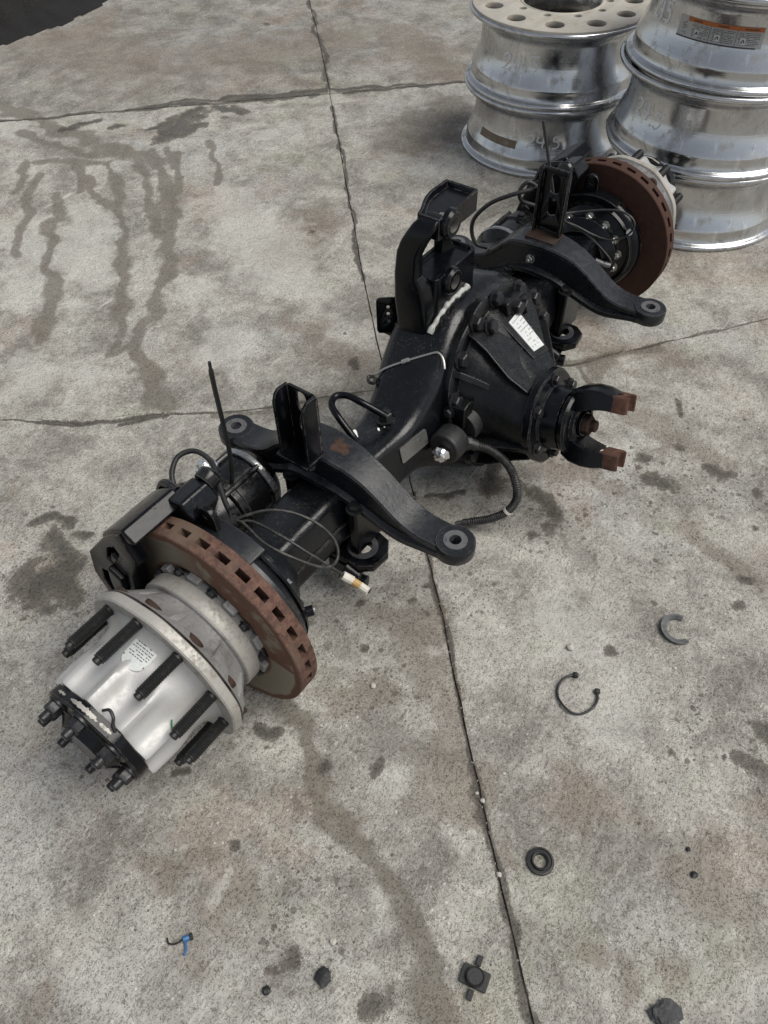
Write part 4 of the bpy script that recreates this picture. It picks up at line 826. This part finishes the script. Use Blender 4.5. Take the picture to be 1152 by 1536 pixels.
# calipers on the rear side ------------------------------------------------------------------
def caliper(sg):
    def pol(h, r, deg): a = R(deg); return Vector((sg*h, r*math.cos(a), ZC + r*math.sin(a)))     # deg from the rear (+Y) upwards
    def sect(h0, h1, pts): bb = B(); bb.rings([[pol(h, r, a) for r, a in pts] for h in (h0, h1)]); return bb
    arc = lambda r, a0, a1, n: [(r, a) for a in np.linspace(a0, a1, n)]
    # inboard housing
    bb = sect(.700,.768, arc(.235,-24,58,10)+[(.244,62),(.240,72),(.205,76),(.165,64)]+arc(.150,60,-24,8)); cal = bb.obj('brake_caliper', 'black', AX, bev=.006)
    # bridge over the rotor rim
    for a0, a1, r1 in ((34,66,.252),(-26,-6,.262)):
        q = sect(.742,.866, arc(.2195,a0,a1,7)+arc(r1,a1-4,a0+4,7)); q.obj('bridge', 'black', cal, bev=.006)
    # outboard frame with an open window and the pad block behind it
    fr = B(); ou = [pol(0,r,a) for r, a in arc(.246,60,36,5)+[(.252,26),(.276,12),(.290,-4),(.285,-16),(.262,-28),(.20,-34),(.165,-26),(.158,0),(.160,30),(.172,52)]]
    hole = [pol(0,r,a) for r, a in ((.250,4),(.262,-6),(.255,-16),(.225,-20),(.222,-6),(.226,6))]
    hole2 = [pol(0,r,a) for r, a in ((.222,22),(.228,34),(.222,44),(.205,42),(.200,30),(.206,20))]
    mx = Matrix(((0,0,1,sg*.856),(1,0,0,0),(0,1,0,0),(0,0,0,1)))
    fr.plate([(p.y,p.z) for p in ou], [[(p.y,p.z) for p in hole],[(p.y,p.z) for p in hole2]], .030, mx, .004); fr.obj('outer_frame', 'black', cal)
    q = sect(.832,.868, arc(.222,-14,30,7)+[(.160,28),(.158,4),(.162,-16)]); q.obj('pad_block', 'black', cal, bev=.008)
    q = sect(.868,.884, arc(.210,-2,22,5)+[(.172,20),(.172,2)]); q.obj('pad_boss', 'black', cal, bev=.006)
    # guide pin cap and two bolts
    b = B(); p = pol(.700,.232,68); b.lathe([(0,.021),(.004,.022),(.020,.022),(.026,.017),(.027,.004)], p, (-sg,0,.25), 24); b.obj('guide_pin_cap', 'cylpaint', cal)
    b = B(); p = pol(.735,.235,50); b.tube([pol(.735,.237,60), pol(.728,.252,48), pol(.735,.237,36)], .009, 10); b.obj('cast_loop', 'black', cal)
    for a in (20, 44): put(HEX, 'bolt', pol(.702,.205,a), (-sg,0,0), cal, 1.1)
    # air chamber
    c = Vector((0,.172,ZC+.012))
    b = B(); b.lathe([(-.702,.034),(-.694,.052),(-.680,.064),(-.668,.069),(-.622,.071),(-.620,.077),(-.617,.0795),(-.604,.0795),(-.601,.077),(-.599,.074),(-.540,.075),(-.538,.080),(-.534,.082),(-.524,.082),(-.521,.079),(-.512,.074),(-.498,.060),(-.490,.040),(-.488,.006)], c, (-sg,0,0), 48)
    ch = b.obj('brake_chamber', 'cylpaint', AX, ang=38)
    b = B(); b.lathe([(-.536,.0815),(-.533,.0838),(-.525,.0838),(-.522,.0815)], c, (-sg,0,0), 48); b.obj('chamber_band', 'wheelband', ch)
    for a in (60, 118):
        b = B(); o_ = c + Vector((0,.079*math.cos(R(a)),.079*math.sin(R(a)))); b.tube([o_+Vector((sg*.53,0,0)), o_+Vector((sg*.63,0,0))], .0065, 10, 2)
        b.obj('release_rod', 'cylpaint', ch)
    put(HEXS, 'bolt', c+Vector((sg*.612, .0795*math.cos(R(95)), .0795*math.sin(R(95)))), (0,math.cos(R(95)),1), ch, 1.1)
    return cal, ch
M['wheelband'] = metal_mat('bright_band', (.40,.40,.40), .25, .9, (.05,.05,.05), .6, 30)
calN, chN = caliper(-1); calF, chF = caliper(1)
b = B()
b.lathe([(0,.006),(.008,.018),(.022,.021),(.036,.016),(.044,.005)], (-.600,.205,.285), (.2,.5,.8), 28, lambda a, h, r: 1+.45*noise.noise(Vector((math.cos(a)*2.6, math.sin(a)*2.6, h*60)))+.25*noise.noise(Vector((math.cos(a)*9, math.sin(a)*9, h*160))))
b.obj('foil_wrap', 'foil', chN, ang=8)

# hoses and cables --------------------------------------------------------------------------
def cable(name, pts, r, mat, label=None, n=10): b = B(); b.tube(pts, r, 10, n); return b.obj(name, mat, AX, ang=60, label=label)
cable('brake_hose', [(-.66,.20,.30),(-.683,.205,.325),(-.672,.225,.345),(-.64,.235,.362),(-.612,.215,.366),(-.61,.175,.358),(-.636,.132,.35),(-.66,.095,.34),(-.675,.065,.335)], .0054, 'rubber')
cable('sensor_cable', [(-.70,.055,.33),(-.682,.047,.340),(-.639,.006,.352),(-.61,-.035,.345),(-.59,-.080,.320),(-.585,-.112,.285),(-.605,-.128,.262),(-.645,-.128,.285),(-.682,-.085,.326),(-.694,-.034,.343),(-.683,.028,.345),(-.69,.06,.335)], .0029, 'greycable')
cable('sensor_lead', [(-.69,.045,.335),(-.667,.02,.338),(-.660,-.045,.335),(-.648,-.095,.31),(-.625,-.130,.265),(-.603,-.147,.222)], .0029, 'greycable')
b = B(); b.tube([(-.608,-.142,.228),(-.600,-.160,.215)], .009, 10, 2); b.tube([(-.599,-.176,.21),(-.598,-.196,.206)], .0085, 10, 2); cn = b.obj('lead_connector', 'white', AX)
b = B(); b.tube([(-.601,-.157,.216),(-.599,-.178,.21)], .0082, 10, 2); b.obj('connector_sleeve', 'yellowed', cn)
b = B(); b.tube([(-.596,-.172,.205),(-.592,-.196,.200)], .006, 8, 2); b.obj('connector_latch', 'rubber', cn)
b = B(); b.lathe([(-.01,.012),(.01,.012)], (-.688,.05,.337), (.5,-.6,.1), 12); b.tube([(-.688,.05,.345),(-.68,.058,.36),(-.672,.05,.364)], .003, 6); b.obj('cable_tie', 'rubber', AX)
cable('brake_hose', [(.52,.05,.47),(.47,.07,.48),(.43,.115,.468),(.42,.165,.435),(.42,.205,.385),(.42,.212,.345),(.42,.195,.312),(.43,.165,.305)], .0054, 'rubber')
cable('brake_hose', [(.62,.12,.40),(.60,.15,.42),(.585,.165,.40),(.59,.16,.37),(.62,.13,.35)], .0055, 'rubber')
cable('sensor_cable', [(.58,.06,.36),(.62,.034,.358),(.65,-.03,.372),(.66,-.085,.384),(.66,-.125,.380),(.66,-.142,.358),(.66,-.125,.322),(.66,-.085,.298),(.655,-.04,.300),(.63,.01,.325),(.60,.05,.345)], .0029, 'greycable')
cable('sensor_lead', [(.60,.05,.35),(.64,-.005,.31),(.66,-.05,.275),(.665,-.09,.245),(.665,-.100,.232),(.675,-.098,.222)], .003, 'cable')
b = B(); b.tube([(.64,-.062,.238),(.652,-.085,.228),(.662,-.10,.224)], .0075, 10, 4); b.obj('lead_connector', 'scuffed', AX)

# ---------------------------------------------------------------- stacked wheels
WH = .2455; RW = .3265
PROF = [(.0,.3225),(.004,.3255),(.010,.3262),(.0155,.3235),(.018,.3165),(.0195,.3095),(.024,.3065),(.050,.3040),(.056,.3048),(.061,.3030),(.070,.2985),(.090,.2890),(.112,.2810),(.128,.2775),(.150,.2760),(.186,.2760),(.196,.2785),(.206,.2880),(.214,.2990),(.219,.3045),(.2225,.3050),(.2255,.3085),(.2275,.3165),(.230,.3235),(.2355,.3262),(.2415,.3255),(.2455,.3220)]
INN = [(.2455,.316),(.228,.300),(.205,.276),(.190,.268),(.13,.268),(.09,.279),(.05,.296),(.02,.300),(.0,.314)]
def wheel(cx, cy, z0, face, label, rz=0):
    o = empty('truck_wheel', (cx, cy, z0), label, 'wheel', 'stacked truck wheels'); o.rotation_euler.z = rz
    b = B(); b.lathe(PROF + INN, seg=144, closed=True); b.obj('rim', 'wheel', o, ang=50)
    b = B()
    if face:
        holes = [circ(.0325, 28, .250*math.cos(R(-158+360/11*k)), .250*math.sin(R(-158+360/11*k))) for k in range(11)] + [circ(.140, 64)]
        holes += [circ(.0135, 16, .167*math.cos(R(36*k+10)), .167*math.sin(R(36*k+10))) for k in range(10)]
        b.plate(circ(.3185, 144), holes, .020, Matrix.Translation((0,0,.243)), .003)
        d = b.obj('disc_face', 'wheel_face', o, ang=40)
        b = B(); b.lathe([(.236,.138),(.254,.140),(.256,.146),(.253,.150)], seg=64, cap=False); b.obj('centre_bore_lip', 'wheel_face', o)
    else:
        b.lathe([(.225,.275),(.212,.268),(.212,.14),(.222,.14),(.222,.268)], seg=96, closed=True); b.obj('disc_face', 'wheel_face', o, ang=40)
    return o
LX, LY, RX, RY = 1.6725, .6305, 1.5283, -.034
wl1 = wheel(LX, LY, 0, False, 'bottom polished wheel of the left stack with a worn brown label')
wl2 = wheel(LX+.004, LY-.003, WH, True, 'top wheel of the left stack, beige oxidised face with hand holes up')
wr1 = wheel(RX, RY, 0, False, 'bottom wheel of the right stack, partly behind the far rotor')
wr2 = wheel(RX-.006, RY+.004, WH, False, 'middle wheel of the right stack with 24.5 in white marker')
wr3 = wheel(RX+.010, RY-.004, 2*WH, False, 'top wheel of the right stack with orange and white warning label')
def rprof(z):
    return float(np.interp(z, [p[0] for p in PROF], [p[1] for p in PROF]))
STROKES = {'2': [[(0,.78),(.12,.95),(.35,1),(.5,.85),(.45,.6),(.2,.25),(0,.02),(.3,.05),(.6,0)]], '4': [[(.1,1),(.0,.5),(.3,.45),(.62,.5)],[(.5,.98),(.46,.5),(.42,0)]], '.': [[(.0,.05),(.08,.0),(.12,.06)]],
           '5': [[(.12,.98),(.1,.6),(.35,.62),(.52,.42),(.45,.12),(.22,0),(0,.08)],[(.1,.98),(.35,.97),(.66,1.0)]]}
def on_wheel(w, deg, z, lift): r = rprof(z)+lift; a = R(deg); return Vector((r*math.cos(a), r*math.sin(a), z))
def writing(w, a0, a1, z0, hgt, slope=0.):
    # 24.5 by hand, starting at azimuth a0, running to a1 (degrees), letters hgt tall
    b = B(); x = 0.; tot = .78+.85+.3+.7
    for chx, adv in (('2',.78),('4',.85),('.',.3),('5',.7)):
        for st_ in STROKES[chx]:
            pts = []
            for (u, v) in st_:
                f = (x+u)/tot; pts.append(on_wheel(w, a0+(a1-a0)*f, z0+v*hgt+slope*f+.002*math.sin(u*9+v*5+hgt*900), .0002))
            b.tube(pts, .0031, 6, 6)
        x += adv
    b.obj('marker_writing', 'marker', w)
writing(wl2, 167, 195.5, .365-WH-.022, .05, .012)
writing(wl1, -166, -140, .100, .04)
writing(wr2, 142, 167, .375-WH-.015, .046, -.018)
writing(wr3, 133, 150, .60-2*WH+.018, .05, .0)
def label_patch(w, a0, a1, z0, z1, mat, name, lift=.0008, parent=None, n=24, dz=0.):
    b = B(); vs = []
    for zq in np.linspace(z0, z1, 7):
        for k in range(n+1): vs.append(on_wheel(w, a0+(a1-a0)*k/n, zq+dz*k/n, lift))
    b.add(vs, [(i*(n+1)+k, i*(n+1)+k+1, (i+1)*(n+1)+k+1, (i+1)*(n+1)+k) for i in range(6) for k in range(n)])
    return b.obj(name, mat, parent or w)
M['lab_clear'] = metal_mat('silvered_label', (.42,.42,.42), .4, .5, (.25,.25,.25), .4, 20)
M['lab_orange'] = metal_mat('orange_label_band', (.42,.125,.03), .5, 0., (.2,.08,.03), .4, 30)
M['lab_dark'] = metal_mat('label_print', (.03,.03,.03), .5, 0., (.1,.1,.1), .3, 60)
M['lab_white'] = metal_mat('label_white', (.62,.62,.60), .5, 0., (.4,.4,.4), .4, 40)
M['lab_brown'] = metal_mat('worn_brown_label', (.20,.15,.09), .65, .1, (.30,.29,.27), .9, 35)
Z3 = .615-2*WH
lp = label_patch(wr3, 158, 209, Z3-.012, Z3+.040, 'lab_clear', 'warning_label')
label_patch(wr3, 164, 208.5, Z3+.029, Z3+.040, 'lab_orange', 'label_band', .0014, lp)
label_patch(wr3, 158, 206, Z3-.013, Z3-.0095, 'lab_dark', 'label_border', .0014, lp)
b = B(); b2 = B()
for sec in ((160.5,164),(167,178),(180,193),(195,207)):
    for zq in np.linspace(Z3-.005, Z3+.024, 8):
        d = sec[0]+random.random()
        while d < sec[1]:
            w_ = random.uniform(.5,1.8)
            if random.random() < .8: b.add([on_wheel(wr3, d, zq, .0015), on_wheel(wr3, min(d+w_,sec[1]), zq, .0015), on_wheel(wr3, min(d+w_,sec[1]), zq+.0014, .0015), on_wheel(wr3, d, zq+.0014, .0015)], [(0,1,2,3)])
            d += w_+.35
for a_ in (178.8, 194): b.add([on_wheel(wr3, a_, Z3-.01, .0015), on_wheel(wr3, a_+.25, Z3-.01, .0015), on_wheel(wr3, a_+.25, Z3+.03, .0015), on_wheel(wr3, a_, Z3+.03, .0015)], [(0,1,2,3)])
for sec in ((168,173),(183,189),(198,205)):
    d = sec[0]
    while d < sec[1]:
        w_ = random.uniform(.4,.8); b.add([on_wheel(wr3, d, Z3+.0325, .0019), on_wheel(wr3, d+w_, Z3+.0325, .0019), on_wheel(wr3, d+w_, Z3+.036, .0019), on_wheel(wr3, d, Z3+.036, .0019)], [(0,1,2,3)]); d += w_+.25
b.obj('label_print', 'lab_dark', lp)
for a_ in (169.5, 182, 196.5): 
    q = label_patch(wr3, a_, a_+3.2, Z3-.004, Z3+.012, 'lab_white', 'label_pictogram', .0018, lp, 6)
    bb = B(); bb.tube([on_wheel(wr3, a_+.7, Z3-.001, .0024), on_wheel(wr3, a_+1.6, Z3+.008, .0024), on_wheel(wr3, a_+2.5, Z3+.001, .0024)], .0012, 5, 3); bb.obj('pictogram_ink', 'lab_dark', q)
label_patch(wl1, 150, 186, .086, .112, 'lab_brown', 'worn_label')

# ---------------------------------------------------------------- small things on the ground
M['lumpmat'] = metal_mat('crumpled_asphalt', (.05,.05,.052), .7, 0., (.14,.14,.14), .6, 90, .004, 140)
def lump(name, loc, r, mat, label, cat, flat=.5, seed=0, group=None, lab=True, rough=.35, n=3):
    bm = bmesh.new(); bmesh.ops.create_icosphere(bm, subdivisions=n, radius=1)
    for v in bm.verts:
        f = 1 + rough*noise.noise(v.co*1.6+Vector((seed*7.3,0,0))) + rough*.6*noise.noise(v.co*4+Vector((0,seed*3.1,0)))
        v.co = v.co*f*r; v.co.z *= flat
    mz = min(v.co.z for v in bm.verts)
    for v in bm.verts: v.co.z -= mz*.9
    me = bpy.data.meshes.new(name); bm.to_mesh(me); bm.free(); me.materials.append(M[mat])
    o = link(name, me, ang=25); o.location = loc; o.rotation_euler.z = seed
    return tag(o, label, cat, group)
# ring seal
b = B(); prof = [(0,.0235),(.004,.0245),(.007,.0235),(.0075,.0205),(.005,.0195),(.005,.017),(.009,.016),(.010,.0145),(.009,.0125),(.003,.0115),(.0,.0125)]
b.lathe(prof, seg=48, closed=True); o = b.obj('rubber_grommet', 'rubber', ang=40); o.location = (-.777,-.701,0); tag(o, 'round black rubber ring lying right of the long joint', 'rubber ring')
# square plastic clip
e = empty('plastic_clip', (-.998,-.702,0), 'black square plastic clip with round knob near the bottom edge', 'clip'); e.rotation_euler.z = R(-8)
b = B(); b.prism(rrect(.030,.046,.003), (0,0,.004), (.94,.34,0), (-.34,.94,0), (0,0,.008)); b.obj('base_plate', 'rubber', e, bev=.001)
b = B(); b.lathe([(.008,.0155),(.016,.015),(.018,.0135),(.0165,.012),(.0165,.002)], seg=28); b.obj('knob', 'rubber', e, ang=40)
for sg in (-1, 1):
    b = B(); b.box((sg*.024, sg*.010, .0045), (.016,.009,.006), R(20)); b.obj('tab', 'rubber', e, bev=.001)
# wire loop
b = B(); pts = []
for k in range(13):
    a = R(35+k*23); pts.append((-.447+.044*math.cos(a)*(1+.05*math.sin(k)), -.606+.040*math.sin(a), .004+.003*math.sin(k*.8)**2))
b.tube(pts, .0026, 8); lo = b.obj('wire_loop', 'cable', ang=60); tag(lo, 'thin black open wire loop lying on the bare concrete', 'wire')
for p in (pts[0], pts[-1]): b = B(); b.lathe([(-.006,.003),(-.004,.0062),(.004,.0062),(.006,.003)], p, (1,.4,0), 10); b.obj('end_knot', 'cable', lo)
# C-shaped strap piece
b = B(); rs = []
for k in range(17):
    t = k/16; a = R(-20 + 235*t + 25); wd = .011*(1 if t > .3 else .6+.6*t); cx_, cy_ = -.186, -.712; r0 = .030
    ca_, sa_ = math.cos(a), math.sin(a); tw = .9*math.sin(t*5)
    zc = .0065
    rs.append([Vector((cx_+(r0-wd/2)*ca_, cy_+(r0-wd/2)*sa_, .001)), Vector((cx_+(r0+wd/2)*ca_, cy_+(r0+wd/2)*sa_, .001)), Vector((cx_+(r0+wd/2+.002)*ca_, cy_+(r0+wd/2+.002)*sa_, .010+.003*tw)), Vector((cx_+(r0+wd/2-.001)*ca_, cy_+(r0+wd/2-.001)*sa_, .010+.003*tw)), Vector((cx_+(r0-wd/2)*ca_, cy_+(r0-wd/2)*sa_, .004))])
b.rings(rs); o = b.obj('bent_strap', 'scuffed', ang=40); tag(o, 'bent dark C-shaped strip of metal at the right of the slab', 'metal strip')
# blue cap with a wire
e = empty('wire_connector', (-1.237,-.275,0), 'small blue cap with short wires on the near concrete', 'cap')
b = B(); b.lathe([(0,.003),(.001,.0055),(.010,.005),(.013,.003)], (0,0,.0055), (.7,-.5,0), 12); b.obj('cap', 'blue', e); b = B(); b.tube([(0,0,.005),(-.012,.006,.004),(-.018,.016,.003),(-.014,.024,.003)], .0016, 6); b.obj('wire', 'cable', e); b = B(); b.tube([(.002,-.002,.004),(-.006,-.013,.003),(-.016,-.018,.002)], .002, 6); b.obj('wire', 'blue', e)
b = B(); b.cyl((.010,-.007,.0055), (.7,-.5,0), .0062, .004, 10); b.obj('cap_end', 'rubber', e)
lump('rubber_scrap', (-1.142,-.501,0), .013, 'rubber', 'small flat black scrap near the bottom centre', 'scrap', .3, 1.)
lump('rubber_scrap', (-1.21,-.438,0), .007, 'rubber', 'smallest black crumb near the bottom left of the flat scrap', 'scrap', .5, 2.)
lump('asphalt_lump', (-.868,-.972,0), .022, 'lumpmat', 'flattened crumpled dark grey lump at the bottom right corner', 'lump', .28, 3., rough=.5)
lump('black_crumb', (-.64,-.93,0), .006, 'rubber', 'black crumb with a nick at the right, above the dark lump', 'crumb', .5, 4.)
lump('black_crumb', (-.605,-.905,0), .004, 'rubber', 'tiny black crumb beside the larger black crumb at the right', 'crumb', .5, 5.)
for k, (x, y, rr, lb) in enumerate([(-1.091,-.482,.0055,'pale pebble just above the flat black scrap'),(-.738,-.546,.0035,'tiny pale pebble wedged in the long joint, upper of a pair'),(-.744,-.562,.0045,'pale pebble in the long joint, lower of a pair'),(-.838,-.653,.0045,'pale pebble in the long joint left of the rubber ring'),(-.673,-.256,.006,'lone pale pebble between the near rotor and the joint'),(-.358,-.544,.008,'largest pale pebble, above the wire loop')]):
    lump('pebble', (x, y, 0), rr, 'stone', lb, 'pebble', .6, k*1.3, 'pale pebbles on the concrete', n=2)
# loose grit: nobody could count it
b = B(); rng = random.Random(3)
for k in range(3200):
    x = rng.uniform(-1.6, 2.2); y = rng.uniform(-1.3, 1.9); r = .0007 + .0016*rng.random()**3
    a = rng.random()*6.3; ps = [Vector((x+r*math.cos(a+i*2.1)*(.7+.6*rng.random()), y+r*math.sin(a+i*2.1)*(.7+.6*rng.random()), .0)) for i in range(3)]; tp_ = Vector((x, y, r*.9))
    b.add(ps+[tp_], [(0,1,3),(1,2,3),(2,0,3)])
for Q_, n_ in ((L_low,520),(L_mid,200),(C_l,160)):
    for k in range(n_):
        q = Q_[rng.randrange(len(Q_)//3, len(Q_))]; x = q[0]+rng.gauss(0,.008); y = q[1]+rng.gauss(0,.008); rr_ = .0009+.0022*rng.random()**3; a_ = rng.random()*6.3
        b.add([Vector((x+rr_*math.cos(a_+i*2.1), y+rr_*math.sin(a_+i*2.1), -.002)) for i in range(3)]+[Vector((x, y, rr_*.9))], [(0,1,3),(1,2,3),(2,0,3)])
g = b.obj('loose_grit', 'stone'); g['kind'] = 'stuff'; g['label'] = 'fine pale grit scattered over the concrete'; g['category'] = 'grit'
# unidentified dark area at the upper left, built as a low mound
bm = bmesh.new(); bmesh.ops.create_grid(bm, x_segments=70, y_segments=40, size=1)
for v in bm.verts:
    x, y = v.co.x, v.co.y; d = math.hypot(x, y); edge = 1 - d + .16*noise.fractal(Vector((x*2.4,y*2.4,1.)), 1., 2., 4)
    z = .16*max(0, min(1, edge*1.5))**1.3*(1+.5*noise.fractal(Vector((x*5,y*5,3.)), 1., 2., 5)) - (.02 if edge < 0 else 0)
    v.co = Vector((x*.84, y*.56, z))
me = bpy.data.meshes.new('dark_mound'); bm.to_mesh(me); bm.free()
M['heap'] = metal_mat('near_black_mound', (.006,.0055,.0055), .9, 0., (.014,.011,.010), .6, 20, .004, 60)
me.materials.append(M['heap']); o = link('dark_mound', me, ang=30); o.location = (1.50,3.90,.0); o.rotation_euler.z = R(10); tag(o, 'near-black low mound cut off by the upper left corner', 'debris')
M['straw'] = metal_mat('dusty_pink_straw', (.20,.13,.115), .8, 0., (.1,.08,.07), .5, 30)
b = B()
for k in range(40):
    p = Vector((rng.uniform(-.35,.35), rng.uniform(-.35,.1), .12+.06*rng.random())); d = Vector((rng.uniform(-1,1), rng.uniform(-1,1), rng.uniform(-.2,.5))).normalized()*rng.uniform(.05,.12); b.tube([p, p+d*.5+Vector((0,0,.01)), p+d], .004, 5, 2)
s_ = b.obj('straw', 'straw', o); s_['kind'] = 'stuff'
